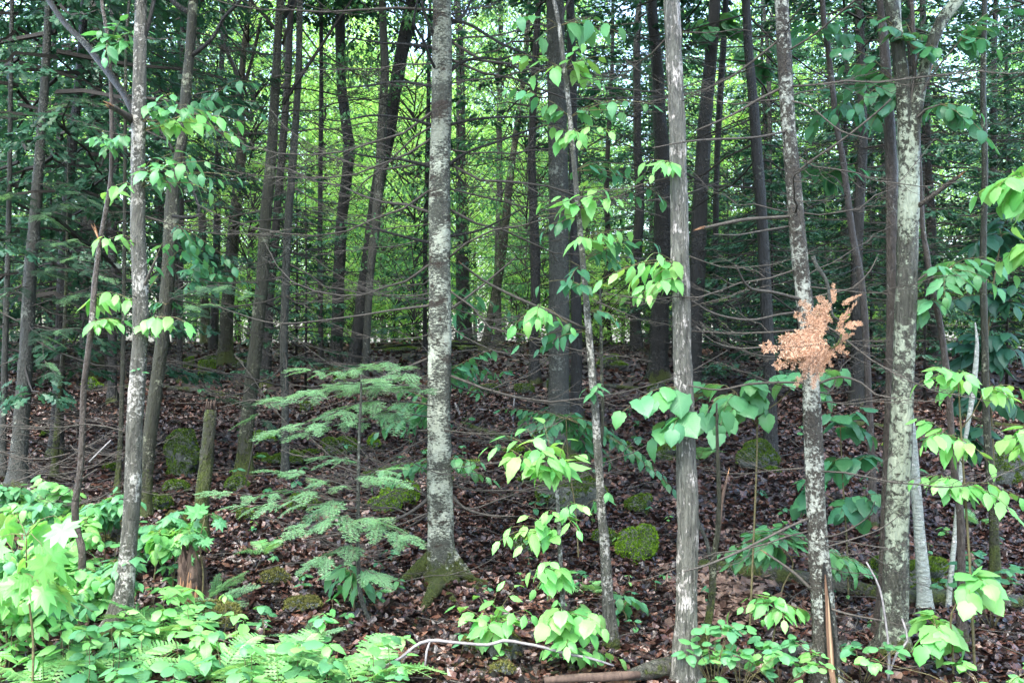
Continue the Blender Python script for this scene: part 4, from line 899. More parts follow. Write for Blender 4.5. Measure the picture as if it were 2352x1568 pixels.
# dead orange branch caught against the mottled trunk
dd_ = 4.75; ob = P(1900, 760, dd_)
OB = thing('dead_fir_branch', 'broken fir branch with rusty orange dead needles caught against the white-mottled trunk', 'branch', ob)
g = Geo(); pp, rr = catmull(np.array([P(1867, 588, dd_), P(1875, 610, dd_), P(1898, 645, dd_), P(1906, 690, dd_), P(1912, 725, dd_), P(1935, 745, dd_), P(1925, 790, dd_ - .03), P(1905, 800, dd_)]), np.array([10, 10, 9, 8, 7, 6, 5, 4]) / 2 / F * dd_, .03)
tube(g, pp - ob, rr, 8, bark=.06); obj('stem', g.mesh('stem', M['grey']), OB)
for a, b, w in (((1912, 745), (1880, 680), 1.), ((1905, 760), (1845, 690), 1.1), ((1900, 770), (1830, 720), 1.), ((1905, 780), (1795, 815), 1.), ((1890, 790), (1745, 800), .9), ((1890, 800), (1775, 845), .9), ((1890, 800), (1812, 878), .9), ((1895, 800), (1858, 888), .9), ((1880, 790), (1850, 840), 1.2),
                ((1915, 760), (1975, 740), .9), ((1920, 755), (1955, 690), .8), ((1910, 700), (1915, 650), .8), ((1925, 780), (1960, 765), .9), ((1905, 790), (1885, 850), 1.0), ((1930, 700), (1975, 672), .5), ((1895, 780), (1790, 770), .8), ((1915, 790), (1940, 810), .9)):
    put_spray(OB, ob, P(a[0], a[1], dd_ + U(-.04, .04)), P(b[0], b[1], dd_ + U(-.12, .06)), U(1.0, 1.7), OS, wide=w)

# ------------------------------------------------------------------ leafy sprays traced from the photograph
def stem_of(tr, u, v):     # nearest point of a traced trunk at height v
    p, r = at_v(tr, v); return p
def fan(tr, av, targets, size, kind='ovate', mk='leaf', n=5, dd=(-.35, .15), sag=.1, droop=.6, d=None, start=None):
    """several twigs from one spot on the stem; targets are (u, v)"""
    for (u, v) in targets:
        a = P(start[0], start[1], tr['d']) if start else stem_of(tr, 0, av)
        dt = (d or tr['d']) + U(*dd)
        spray(tr['t'], tr['base'], a, P(u, v, dt), n, size / F * dt, kind, mk, sag, droop)
# on the moss-patched maple and the crooked sapling
fan(T9, 110, [(232, 70), (275, 50), (335, 70), (240, 130), (300, 95)], 36, n=5)
fan(T9, 330, [(215, 315), (235, 300), (290, 310), (240, 345)], 30, n=4)
fan(T9, 440, [(255, 440), (300, 425)], 34, n=3, mk='leaf_lime')
fan(T9, 560, [(240, 545), (300, 548)], 34, n=3, mk='leaf_lime')
fan(T9, 690, [(222, 700), (270, 690), (320, 700)], 36, n=5, mk='leaf_lime')
fan(T9, 745, [(225, 750), (270, 742), (282, 735)], 32, n=4, mk='leaf_lime')
fan(T8, 745, [(345, 748), (385, 730), (432, 745)], 38, n=4, mk='leaf_lime')
fan(T8, 700, [(400, 560), (470, 600)], 26, n=5, mk='leaf_mid', dd=(.8, 1.5))
fan(T8, 290, [(395, 215), (430, 240), (470, 255), (425, 280)], 36, n=5)
fan(T8, 300, [(500, 275), (560, 280), (530, 310)], 36, n=5, mk='leaf_lime')
fan(T8, 420, [(350, 365), (400, 350), (440, 360), (385, 390)], 38, n=4)
fan(T8, 430, [(470, 370), (500, 410), (540, 405), (480, 440)], 36, n=4)
fan(T8, 860, [(318, 845)], 18, n=3)
fan(T10, 300, [(480, 230), (520, 200), (580, 190), (600, 260), (560, 330)], 30, n=7, mk='leaf_mid', dd=(-1.2, -.4))
fan(T10, 520, [(440, 560), (500, 620), (560, 640), (480, 650)], 26, n=7, mk='leaf_mid', dd=(-.6, .8))
# speckled sapling
fan(T20, 60, [(1180, 40), (1230, 100), (1360, 40), (1420, 60), (1450, 90)], 42, n=5, mk='leaf')
fan(T20, 150, [(1160, 130), (1220, 180), (1400, 130), (1380, 190), (1340, 100)], 36, n=6, mk='leaf_lime')
fan(T20, 260, [(1170, 200), (1240, 240), (1400, 230), (1440, 260), (1500, 240)], 34, n=6, mk='leaf')
fan(T20, 300, [(1230, 290), (1270, 330), (1400, 300), (1330, 320)], 32, n=5, mk='leaf_lime')
fan(T20, 400, [(1390, 380), (1440, 400), (1500, 420), (1540, 470), (1460, 450)], 30, n=7, mk='leaf_mid', dd=(.2, .8))
fan(T20, 480, [(1245, 465), (1290, 450), (1340, 430), (1400, 435), (1420, 455), (1380, 480)], 40, n=4, mk='leaf_lime')
fan(T20, 500, [(1230, 500), (1250, 530)], 30, n=4, mk='leaf_mid')
fan(T20, 560, [(1330, 545), (1400, 535), (1460, 530), (1430, 560)], 36, n=4, mk='leaf_lime')
fan(T20, 600, [(1400, 580), (1450, 590), (1510, 560), (1420, 610)], 32, n=6, mk='leaf_mid', dd=(.1, .6))
fan(T20, 660, [(1240, 655), (1290, 650), (1320, 660)], 34, n=5, mk='leaf_mid')
fan(T20, 620, [(1300, 600), (1310, 640)], 30, n=4, mk='leaf_mid')
fan(T20, 720, [(1400, 720), (1415, 735)], 24, n=3, mk='leaf_mid')
fan(T20, 760, [(1195, 790), (1240, 800), (1180, 740)], 32, n=6, mk='leaf_mid')
fan(T20, 780, [(1185, 745), (1215, 735), (1250, 755), (1310, 750), (1235, 730)], 40, n=3, mk='leaf_lime', start=(1235, 705))
fan(T20, 905, [(1345, 890), (1375, 880)], 28, n=3)
fan(T20, 1150, [(1395, 1130), (1345, 1160)], 30, n=2)
# mid spray, flat layered boughs behind
fan(T1, 860, [(1080, 830), (1120, 860), (1150, 800), (1100, 900), (1060, 880), (1170, 850)], 26, n=8, mk='leaf_mid', dd=(.2, 1.2), sag=.05)
fan(T1, 930, [(920, 900), (880, 960), (860, 1000), (930, 990), (900, 930)], 26, n=8, mk='leaf_mid', dd=(.1, .8), sag=.05)
fan(T1, 1060, [(860, 1110), (900, 1090), (950, 1060), (840, 1090), (1080, 1080), (1100, 1060), (1130, 1100)], 28, n=6, mk='leaf', dd=(-.2, .5), sag=.05)
fan(T1, 740, [(1120, 745), (1100, 700), (1180, 720), (1060, 760)], 24, n=7, mk='leaf_mid', dd=(.8, 1.8))
# leaf whorls of the bright sapling
fan(T21, 1095, [(1125, 1025), (1165, 1000), (1210, 985), (1250, 975), (1300, 1010), (1330, 1045), (1180, 1050), (1290, 1050), (1235, 1030)], 46, n=4, mk='leaf_lime', sag=.12)
fan(T21, 1230, [(1150, 1240), (1175, 1210), (1215, 1185), (1230, 1220), (1200, 1250)], 42, n=4, mk='leaf_lime')
fan(T21, 1180, [(1310, 1150), (1340, 1160), (1325, 1215), (1255, 1175)], 34, n=3, mk='leaf_lime')
fan(T21, 1320, [(1220, 1310), (1250, 1290), (1270, 1340), (1285, 1300), (1230, 1350)], 42, n=4, mk='leaf_lime')
fan(T21, 1420, [(1255, 1430), (1290, 1400), (1330, 1390), (1370, 1410), (1300, 1460), (1350, 1450), (1385, 1440)], 46, n=3, kind='round', mk='leaf_lime')
fan(T21, 1500, [(1250, 1490), (1300, 1480), (1340, 1500), (1380, 1520), (1420, 1510), (1430, 1530)], 38, n=4, mk='leaf_lime')
# twigs on the streaky trunk
fan(T2, 395, [(1485, 372), (1500, 400), (1535, 380)], 36, n=3, mk='leaf_lime', start=(1548, 380))
fan(T2, 610, [(1450, 645), (1480, 600), (1530, 605), (1385, 640), (1420, 625), (1500, 640)], 38, n=3, mk='leaf_lime')
fan(T2, 650, [(1440, 680), (1475, 672), (1495, 675)], 42, n=3, mk='leaf_lime')
fan(T2, 900, [(1430, 945), (1500, 915)], 52, kind='heart', n=2, mk='leaf')
fan(T2, 940, [(1505, 1005), (1545, 985)], 52, kind='heart', n=2, mk='leaf')
def fan_on(tr, sprays, size, kind, mk, n=4, dd=(-.3, .3)):
    for a, c in sprays:
        p, _ = at_v(tr, a[1] + 50); s_ = P(a[0], a[1], tr['d'] + U(-.2, .1)); q = catmull(np.stack([p, (p + s_) / 2 + [0, 0, .03], s_]), [.008, .006, .004], .06)
        g = Geo(); tube(g, q[0] - tr['base'], q[1], 6); obj('branch', g.mesh('branch', M['twig']), tr['t'])
        for (x, y) in c:
            dt = tr['d'] + U(*dd); spray(tr['t'], tr['base'], s_, P(x, y, dt), n, size / F * dt, kind, mk, .1, .55)
# hobblebush between the streaky trunk and the mottled maple
def bush(label, uv, d, sprays, size, kind, mk, name='shrub', n=4, r=.005, cat='shrub', droop=.5, group=None, stem='green_stem', dd=(-.25, .25), sag=.12, lead=.25):
    u, v = uv; b0 = P(u, v, d); b0[2] = float(gz(b0[0], d)); t = thing(name, label, cat, b0, group)
    g = Geo(); tp = []
    S = np.array([P(a[0], a[1], d) - b0 for a, c in sprays]); top = S[int(np.argmax(S[:, 2]))]; mean = S.mean(0)
    tp = np.array([[0, 0, -.04], [mean[0] * .35 + .01, .03, top[2] * .35], [mean[0] * .8, .02, top[2] * .7], top]); mp, mr = catmull(tp, [r * 1.3, r * 1.1, r * .9, r * .5], .06)
    mr = mr + .0011 * max(0, top[2] - .6); tube(g, mp, mr, 6)
    for s_ in S:
        i = int(np.argmin(abs(mp[:, 2] - max(.02, s_[2] - .25 * abs(s_[0] - mean[0]) - .1 * s_[2])))); q = np.array([mp[i], (mp[i] + s_) / 2 + [0, 0, -.02], s_])
        if np.linalg.norm(mp[i] - s_) > .02: pp, rr = catmull(q, [r * .7, r * .6, r * .45], .08); tube(g, pp, rr, 5)
    obj('stem', g.mesh('stem', M[stem]), t)
    for (a, c) in sprays:
        s = P(a[0], a[1], d)
        for (x, y) in c:
            dt = d + U(*dd); spray(t, b0, s, P(x, y, dt), n, size / F * dt, kind, mk, sag, droop, lead=lead)
    return t
bush('dim sapling spreading flat layered boughs behind the speckled stem', (1330, 1180), 7.4, [((1300, 960), [(1150, 940), (1200, 960), (1260, 955), (1320, 950), (1180, 990), (1240, 1010), (1320, 1010), (1400, 980), (1440, 1030), (1480, 1060), (1520, 1090), (1545, 1120), (1400, 1060), (1350, 1040)])], 26, 'ovate', 'leaf_mid', n=9, dd=(-.6, .6), sag=.06)
bush('hobblebush with very large round-hearted leaves behind the mottled trunk', (1720, 1290), 5.7, [((1690, 900), [(1590, 890), (1610, 960), (1655, 975)]), ((1740, 880), [(1700, 935), (1725, 880), (1760, 950)]), ((1830, 880), [(1800, 860), (1930, 850), (1900, 905)]), ((1720, 930), [(1650, 985)])], 50, 'heart', 'leaf', n=2, lead=.3, dd=(-.4, .6))
bush('shrub of large dull leaves between the mottled maple and the forked one', (1950, 1330), 6.5, [((1930, 980), [(1900, 950), (1980, 940), (2000, 1000)]), ((1970, 1060), [(1910, 1060), (2020, 1050), (1890, 1090)]), ((1880, 1120), [(1830, 1160), (1850, 1100), (1860, 1180)]), ((1960, 1150), [(1930, 1180), (2000, 1150), (2030, 1140), (1980, 1190)])], 42, 'heart', 'leaf_mid', n=3)
bush('low shrub with layered oval leaves behind the foot of the mottled maple', (1780, 1370), 6.3, [((1790, 1250), [(1690, 1250), (1720, 1220), (1760, 1205), (1800, 1200), (1680, 1290), (1730, 1280), (1780, 1270), (1840, 1230), (1660, 1270)]), ((1880, 1260), [(1920, 1270), (1950, 1290), (1990, 1300), (2020, 1320), (1920, 1310), (1960, 1320)])], 38, 'ovate', 'leaf', n=7, sag=.06)
bush('yellow-green shoot of pointed leaves against the mottled maple', (1760, 1540), 5.15, [((1790, 1385), [(1680, 1400), (1720, 1370), (1755, 1420), (1770, 1365), (1830, 1400), (1870, 1410), (1800, 1420)])], 34, 'ovate', 'leaf_lime', n=4, sag=.05)
bush('shrub with large toothed leaves low at the right of the reddish sapling', (2190, 1580), 5.0, [((2150, 1440), [(2110, 1420), (2160, 1450), (2120, 1480), (2190, 1440), (2160, 1500), (2210, 1490), (2140, 1410)]), ((2230, 1340), [(2215, 1350), (2270, 1340), (2280, 1370), (2240, 1310), (2225, 1380)])], 46, 'heart', 'leaf_lime', n=2, lead=.5)
bush('leafy sapling reaching in front of the reddish sapling, its leaves bright and pointed', (2240, 1560), 5.15, [((2200, 860), [(2140, 850), (2180, 880), (2160, 910), (2220, 870), (2110, 880)]), ((2180, 1000), [(2110, 960), (2140, 1000), (2190, 1040), (2230, 1030), (2270, 1060), (2120, 1020)]), ((2200, 1110), [(2100, 1100), (2150, 1110), (2230, 1130), (2280, 1150), (2330, 1180), (2340, 1140), (2180, 1130)]), ((2260, 900), [(2300, 890), (2340, 890), (2320, 910)])], 42, 'ovate', 'leaf_lime', n=4)
fan_on(T4, [((2170, 620), [(2110, 640), (2150, 610), (2200, 600), (2240, 610), (2170, 680), (2220, 650), (2290, 660), (2330, 630), (2260, 590)]), ((2130, 690), [(2100, 690), (2110, 720), (2160, 700)])], 42, 'ovate', 'leaf', n=4)
bush('shrub with big rounded pale leaves reaching in at the right edge', (2400, 1450), 4.9, [((2360, 420), [(2240, 450), (2290, 430), (2330, 400), (2300, 470), (2345, 480), (2350, 380), (2330, 520)]), ((2380, 560), [(2300, 600), (2340, 580)]), ((2390, 1020), [(2310, 1010), (2340, 1030), (2350, 980)])], 44, 'heart', 'leaf_lime', n=3)
bush('dense shaded shrub of dark leaves behind the bleached snag', (2290, 1250), 7.6, [((2270, 800), [(2180, 790), (2220, 760), (2280, 770), (2330, 760), (2250, 830), (2300, 840), (2340, 810), (2200, 830)]), ((2290, 700), [(2230, 680), (2280, 670), (2330, 700), (2260, 640), (2340, 650), (2190, 690)]), ((2250, 900), [(2190, 880), (2230, 920), (2290, 900), (2330, 930), (2200, 930)]), ((2300, 540), [(2240, 560), (2290, 520), (2340, 540), (2260, 600), (2330, 480)]), ((2230, 1000), [(2190, 990), (2260, 980), (2240, 1030)])], 44, 'ovate', 'leaf_deep', n=7)
fan_on(T4, [((2110, 120), [(1990, 40), (2040, 60), (2080, 50), (2120, 80), (1960, 20), (2150, 110)]), ((2060, 190), [(1940, 150), (1980, 180), (2010, 210), (1960, 250), (2030, 260), (1930, 110), (2000, 290)]), ((2160, 240), [(2130, 260), (2180, 250), (2210, 270), (2250, 260), (2230, 290), (2280, 330)]), ((2200, 100), [(2260, 90), (2300, 60), (2330, 20), (2240, 50), (2290, 110)])], 34, 'round', 'leaf_mid', n=4)
fan_on(BENT, [((1950, 230), [(1880, 200), (1920, 260), (1980, 190), (1850, 300), (1990, 280)]), ((1900, 400), [(1860, 390), (1940, 380), (1980, 390), (1920, 430)]), ((1880, 80), [(1830, 60), (1930, 40), (1800, 100), (1960, 80)])], 36, 'ovate', 'leaf_mid', n=6)
fan_on(SHAG, [((1640, 60), [(1590, 50), (1620, 80), (1680, 50), (1700, 20), (1720, 70)]), ((1740, 130), [(1760, 160), (1700, 120), (1790, 90)])], 34, 'round', 'leaf_mid', n=4)
fan_on(T10, [((470, 640), [(420, 620), (450, 600), (500, 630), (540, 650), (580, 650), (430, 660), (500, 670)]), ((380, 700), [(350, 700), (390, 690), (410, 700)])], 24, 'ovate', 'leaf_mid', n=7)
bush('tall leafy shoot with long drooping leaves beside the slim hemlock sapling', (810, 1430), 6.1, [((805, 1310), [(760, 1320), (790, 1300), (830, 1310), (850, 1340), (770, 1350), (800, 1370), (830, 1360)])], 46, 'narrow', 'leaf', n=3)
bush('dogwood sprig with wide-spaced pointed leaves in front of the fir roots', (1130, 1560), 5.45, [((1130, 1440), [(1050, 1390), (1070, 1410), (1100, 1370), (1140, 1360), (1180, 1350), (1200, 1400), (1220, 1410), (1110, 1440), (1160, 1420), (1100, 1460), (1150, 1450)])], 42, 'ovate', 'leaf_lime', n=3, sag=.06)
bush('pair of leafy shoots right of the speckled sapling foot', (1440, 1480), 5.9, [((1440, 1380), [(1425, 1370), (1460, 1380), (1480, 1390), (1430, 1420)]), ((1410, 1420), [(1400, 1400), (1380, 1430)])], 34, 'ovate', 'leaf', n=3)
# maple and mixed undergrowth at the left
bush('young maple with very large bright lobed leaves over the mossy rocks', (70, 1480), 4.7, [((60, 1230), [(90, 1200), (140, 1195), (20, 1180), (-10, 1240), (100, 1270), (60, 1300)]), ((50, 1320), [(40, 1320), (90, 1340), (130, 1300), (10, 1340), (120, 1360)])], 78, 'maple', 'leaf_lime', n=1, lead=.7, droop=.8)
_k = 0
for (u, v, lab) in ((40, 1150, 'leafy shrub at the foot of the pale olive fir'), (110, 1140, 'round-leaved shrub crowding the pale olive fir base'), (230, 1190, 'bushy shrub between the crooked sapling and the moss-patched trunk'), (140, 1290, 'shrub of bright oval leaves covering the olive boulder'),
                    (350, 1210, 'airy shrub of pointed leaves just right of the moss-patched trunk'), (390, 1240, 'leaf sprig reaching over the round olive rock'), (240, 1320, 'short shrub before the mossy rock pile'), (30, 1400, 'low leafy plant beneath the large lobed leaves'), (130, 1400, 'sprawling plant at the foot of the crooked sapling')):
    d = ground_d(u, min(1560, v + 130)); sp = []
    for i in range(4):
        a = (u + U(-40, 40), v + U(-20, 30)); sp.append((a, [(a[0] + U(-55, 55), a[1] + U(-45, 25)) for _ in range(5)]))
    bush(lab, (u, v + 120), d, sp, 31, ('ovate', 'round')[_k % 2], ('leaf', 'leaf_lime')[_k % 2], n=5, sag=.08); _k += 1
bush('shoot with five hand-shaped maple leaves by the mossy snag', (462, 1400), 6.2, [((470, 1190), [(470, 1180), (500, 1190), (450, 1195)]), ((440, 1250), [(430, 1210), (455, 1225), (470, 1235), (440, 1270)])], 36, 'maple', 'leaf', n=1, lead=.6)

# ------------------------------------------------------------------ small plants on the floor
def seedling(u, v, size, mk, kind, n, h, label, group, d=None):
    d = d or ground_d(u, v); b0 = P(u, v, d); b0[2] = float(gz(b0[0], d)); t = thing('seedling', label, 'seedling', b0, group)
    top = np.array([U(-.03, .03), U(-.03, .03), h]); g = Geo(); tube(g, np.array([[0, 0, -.02], top * .5 + [.01, 0, 0], top]), [.003, .0025, .0018], 5); obj('stem', g.mesh('stem', M['green_stem']), t)
    for i in range(n):
        lev = 1.0 if i < n * .55 else .6; a = i * 2.4 + U(-.4, .4)
        dr = np.array([math.cos(a), math.sin(a), U(-.35, .15)]); s = size * U(.7, 1.15)
        put_leaf(t, np.zeros(3), top * lev + dr * s * .18, dr, (R.normal(0, .2), R.normal(-.2, .2), 1), s, kind, mk)
G1 = 'bright leafy seedlings massed along the near left edge'
cnt = 0
while cnt < 150:
    u, v = U(-20, 930), U(1330, 1640)
    dens = 1.0 if v > 1430 + max(0, (u - 350)) * .16 else .35 * (u < 420)
    if U(0, 1) > dens: continue
    if u > 620 and v < 1540: continue
    k = ('round', 'ovate', 'ovate')[cnt % 3]
    d = ground_d(u, min(v, 1566)) if v < 1566 else 5.02 - (v - 1566) * .012
    seedling(u, v, U(.06, .115), 'leaf_lime' if cnt % 3 else 'leaf', k, int(U(5, 9)), U(.08, .30), 'low ' + ('round' if k == 'round' else 'pointed') + '-leaved seedling ' + gap(u), G1, d); cnt += 1
G2 = 'scattered seedlings on the brown leaf litter'
for i in range(60):
    u, v = U(480, 2340), U(1180, 1560)
    if 960 < u < 1080 and v < 1380: continue
    seedling(u, v, U(.035, .075), ('leaf', 'leaf_lime', 'leaf_mid')[i % 3], ('ovate', 'round')[i % 2], int(U(3, 6)), U(.04, .14), 'little seedling on brown litter ' + gap(u), G2)
for (u, v, n, s, h, k, lab) in ((868, 1395, 6, .07, .1, 'ovate', 'star-shaped seedling left of the fir roots, lower of two'), (905, 1368, 6, .07, .1, 'ovate', 'star-shaped seedling closest to the fir roots'), (600, 1475, 5, .07, .12, 'narrow', 'seedling right of the mossy rock mound'), (690, 1365, 7, .07, .12, 'ovate', 'broad clump of seedling leaves right of the small mossy stone'),
                               (400, 1370, 9, .09, .2, 'ovate', 'fleshy-leaved plant above the fern by the stump'), (690, 1545, 3, .12, .14, 'heart', 'trillium with three broad leaves at the lower edge'), (1210, 1275, 7, .06, .12, 'round', 'clover-like plant in front of a mossy stone'), (600, 1065, 4, .14, .1, 'ovate', 'four-leaved plant on the slope behind the mossy snag')):
    seedling(u, v, s, 'leaf', k, n, h, lab, None)
def columbine(u, v, d, label, mk, n=26, w=.22, h=.3):
    b0 = P(u, v, d); b0[2] = float(gz(b0[0], d)); t = thing('leafy_plant', label, 'plant', b0); g = Geo()
    for i in range(9):
        e = np.array([R.normal(0, w * .6), R.normal(0, w * .3), h * U(.4, 1.1)]); tube(g, np.array([[0, 0, 0], e * .5 + [0, 0, .03], e]), [.003, .002, .0015], 4)
        for j in range(n // 9 + 1):
            a = U(0, 6.28); dr = np.array([math.cos(a), math.sin(a), U(-.3, .3)])
            put_leaf(t, np.zeros(3), e + dr * .03, dr, (R.normal(0, .2), -.4, 1), U(.045, .07), 'round', mk)
    obj('stem', g.mesh('stem', M['green_stem']), t)
columbine(2280, 1470, 5.9, 'dull green plant of rounded lobed leaflets behind the reddish sapling', 'leaf_mid', 60, .28, .34)
columbine(2230, 1345, 6.9, 'small round-leaved plant near the long mossy log', 'leaf_mid', 40, .2, .26)
columbine(1700, 1600, 4.9, 'crinkled bright plant at the base of the mossy sapling', 'leaf', 50, .22, .22)
columbine(1790, 1590, 4.95, 'crinkled bright plant just left of the wounded trunk', 'leaf_lime', 60, .3, .22)
columbine(1980, 1590, 5.0, 'crinkled bright plant between the wounded trunk and the forked maple', 'leaf', 50, .28, .25)
columbine(1640, 1600, 4.9, 'tall crinkled plant close to the streaky trunk foot', 'leaf', 36, .12, .3)
columbine(2270, 1610, 4.8, 'yellowish leafy plant in the lower right corner', 'leaf_lime', 70, .4, .16)

for i in range(60):
    u, v = U(380, 2340), U(840, 1190)
    seedling(u, v, U(.06, .12), ('leaf', 'leaf_mid', 'leaf_mid')[i % 3], ('ovate', 'round')[i % 2], int(U(3, 7)), U(.06, .25), 'green seedling upslope ' + gap(u), 'seedlings dotted over the upper slope')
for i in range(9):
    u, v = U(-30, 250), U(1180, 1420)
    d = ground_d(max(0, u), min(1560, v + 120)) + U(-.2, .2); sp = []
    for j in range(4):
        a = (u + U(-45, 45), v + U(-30, 30)); sp.append((a, [(a[0] + U(-55, 55), a[1] + U(-45, 25)) for _ in range(4)]))
    bush('bushy plant with ' + ('oval', 'rounded')[i % 2] + ' leaves ' + gap(u), (u, v + 110), d, sp, U(26, 36), ('ovate', 'round')[i % 2], ('leaf', 'leaf_lime')[i % 3 > 0], n=5, sag=.08, group='bright undergrowth at the near left', dd=(-.3, .3))

# ferns
def frond_mesh(seed, mk='fern'):
    r = np.random.default_rng(seed); g = Geo(); n = 10; t = np.linspace(0, 1, n); p = np.stack([np.zeros(n), t * (1 - .1 * t), .42 * t - .62 * t ** 2.2], 1)
    tube(g, p, np.linspace(.008, .002, n), 3, m=0, cap=False); m_ = 17
    cv = [(0, 0, 0)]; ct = []; K_ = 8
    for i in range(1, K_):   # one pinna: a solid tapering blade with toothed edges
        y = i / K_; w = (.125 if i % 2 else .07) * (1 - y) ** .55
        cv += [(-w, y + (.03 if i % 2 else 0), -.02), (0, y, .0), (w, y + (.03 if i % 2 else 0), -.02)]
    cv.append((0, 1.03, -.05)); e = len(cv) - 1
    ct = [[0, 2, 1], [0, 3, 2]]
    for i in range(K_ - 2):
        a = 1 + i * 3; ct += [[a, a + 1, a + 4], [a, a + 4, a + 3], [a + 1, a + 2, a + 5], [a + 1, a + 5, a + 4]]
    a = 1 + (K_ - 2) * 3; ct += [[a, a + 1, e], [a + 1, a + 2, e]]
    cv = np.array(cv); ct = np.array(ct)
    P_, D_, S_ = [], [], []
    for i in range(m_):
        s = .16 + .82 * i / m_; k = s * (n - 1); k0 = min(n - 2, int(k)); q = p[k0] + (p[k0 + 1] - p[k0]) * (k - k0)
        L = .27 * math.sin(math.pi * (1 - s * .92)) ** .8 * (.6 + .4 * (1 - s)) + .02
        for sd in (-1, 1): P_.append(q); D_.append((sd, .35, -.12 + r.normal(0, .05))); S_.append(L * r.uniform(.9, 1.08))
    k = len(P_); scatter(g, cv, ct, np.array(P_), frames(np.array(D_), np.tile([0, -.3, 1.], (k, 1)) + r.normal(0, .08, (k, 3))), np.array(S_))
    return g.mesh('frond', M[mk], smooth=False)
FR = [frond_mesh(s) for s in range(3)]
def fern(u, v, n, L, label, d=None, spread=(0, 6.28), lift=.5):
    d = d or ground_d(u, min(v, 1566)); b0 = P(u, v, d); b0[2] = float(gz(b0[0], d)); t = thing('fern', label, 'fern', b0)
    n = max(4, int(n * .8))
    for i in range(n):
        a = spread[0] + (spread[1] - spread[0]) * (i + U(.2, .8)) / n; s = L * U(.75, 1.1)
        Mx = Matrix.Rotation(a, 4, 'Z') @ Matrix.Rotation(U(lift - .25, lift + .25), 4, 'X') @ Matrix.Rotation(U(-.2, .2), 4, 'Y') @ Matrix.Diagonal((s, s, s, 1))
        obj('frond', FR[i % 3], t, Mx)
fern(365, 1490, 9, .46, 'fern with bright arched fronds right of the moss-patched trunk foot', lift=.7)
fern(100, 1600, 10, .55, 'large fern at the near edge below the lobed leaves', 4.85, lift=.3)
fern(260, 1570, 8, .42, 'fern lying low before the moss-patched trunk')
fern(820, 1585, 11, .62, 'brightest fern, its fronds fanning out at the lower edge', 4.9, lift=.35)
fern(640, 1600, 8, .5, 'fern half hidden among round leaves at the lower edge', 4.85)
fern(500, 1590, 8, .42, 'fern between the mossy mound and the lower edge', 4.95)
fern(1345, 1365, 7, .30, 'fern spreading behind the bright sapling near the speckled stem', lift=.35)
fern(1608, 1010, 7, .4, 'dark fern deep behind the streaky trunk', 11.0, lift=.7)
fern(2250, 1200, 6, .3, 'small dark fern on the slope between two saplings', 8.5)
fern(610, 1280, 5, .28, 'tiny fern on the litter right of the snag')

# ------------------------------------------------------------------ rocks, moss
ICO = None
def ico():
    import bmesh
    bm = bmesh.new(); bmesh.ops.create_icosphere(bm, subdivisions=4, radius=1.0); me = bpy.data.meshes.new('tmp'); bm.to_mesh(me); bm.free()
    V = np.array([v.co for v in me.vertices]); T = np.array([p.vertices for p in me.polygons]); bpy.data.meshes.remove(me); return V, T
IV, IT = ico()
MT = np.array([[-.12, 0, 0], [.12, 0, 0], [0, .25, .9], [.02, -.25, .85], [-.2, .1, .7]]); MTF = np.array([[0, 1, 2], [1, 0, 3], [0, 1, 4]])
def rock(u, v, w, h, label, moss='moss', cover=.0, d=None, tuft=.02, n=None, group=None):
    """v is where it meets the ground; cover -1..1: lowest normal z that carries moss"""
    d = d or ground_d(u, v); b0 = P(u, v, d); b0[2] = float(gz(b0[0], d)); rx = w / 2 / F * d; rz = h / F * d
    sd = int(u * 7 + v)
    N = IV; nn = .48 * vnoise(N[:, 0] * 1.3 + sd, N[:, 1] * 1.3, N[:, 2] * 1.3, s=sd) + .20 * vnoise(N[:, 0] * 3 + sd, N[:, 1] * 3, N[:, 2] * 3, s=sd + 1) + .05 * vnoise(N[:, 0] * 8, N[:, 1] * 8, N[:, 2] * 8, s=sd + 2)
    V = N * (1 + nn)[:, None]; V = V * np.array([rx, rx * .8, rz * .62]); V[:, 1] += rx * .7; V[:, 2] += rz * .42
    t = thing('mossy_rock', label, 'rock', b0, group)
    me = mesh('stone', V, [IT], M['stone']); obj('stone', me, t)
    c = V[IT]; nr = np.cross(c[:, 1] - c[:, 0], c[:, 2] - c[:, 0]); ar = np.linalg.norm(nr, axis=1); nr /= ar[:, None] + 1e-12
    ok = nr[:, 2] + .35 * vnoise(c[:, 0, 0] / rx * 2 + sd, c[:, 0, 1] / rx * 2, c[:, 0, 2] / rx * 2, s=9) > cover
    ok &= c[:, 0, 2] > -.02
    if ok.sum() > 5:
        pr = ar * ok; pr /= pr.sum(); n = n or int(min(9000, max(500, (ar * ok).sum() / 2 / (tuft * tuft * .10))))
        f = R.choice(len(IT), n, p=pr); a, b_ = R.uniform(0, 1, n), R.uniform(0, 1, n); sw = a + b_ > 1; a[sw] = 1 - a[sw]; b_[sw] = 1 - b_[sw]
        pos = c[f, 0] + (c[f, 1] - c[f, 0]) * a[:, None] + (c[f, 2] - c[f, 0]) * b_[:, None]; nrm = nr[f] + R.normal(0, .45, (n, 3))
        hd = R.normal(0, 1, (n, 3)); hd -= nrm * (hd * nrm).sum(1)[:, None] / (nrm ** 2).sum(1)[:, None]
        g = Geo(); scatter(g, MT, MTF, pos, frames(hd, nrm), R.uniform(.6, 1.3, n) * tuft)
        o = obj('moss', g.mesh('moss', M[moss], smooth=False), t); o['kind'] = 'stuff'
rock(1465, 1297, 82, 75, 'round cushion of vivid green moss between the speckled sapling and the streaky trunk', 'moss_bright', -.6)
rock(1318, 1185, 150, 110, 'large dark boulder beneath the layered boughs', 'moss', .25)
rock(410, 1098, 92, 88, 'mossy boulder between the olive trunk and the snag', 'moss', -.2)
rock(885, 1185, 62, 55, 'mossy rock left of the central fir, lower of two touching', 'moss_bright', -.2)
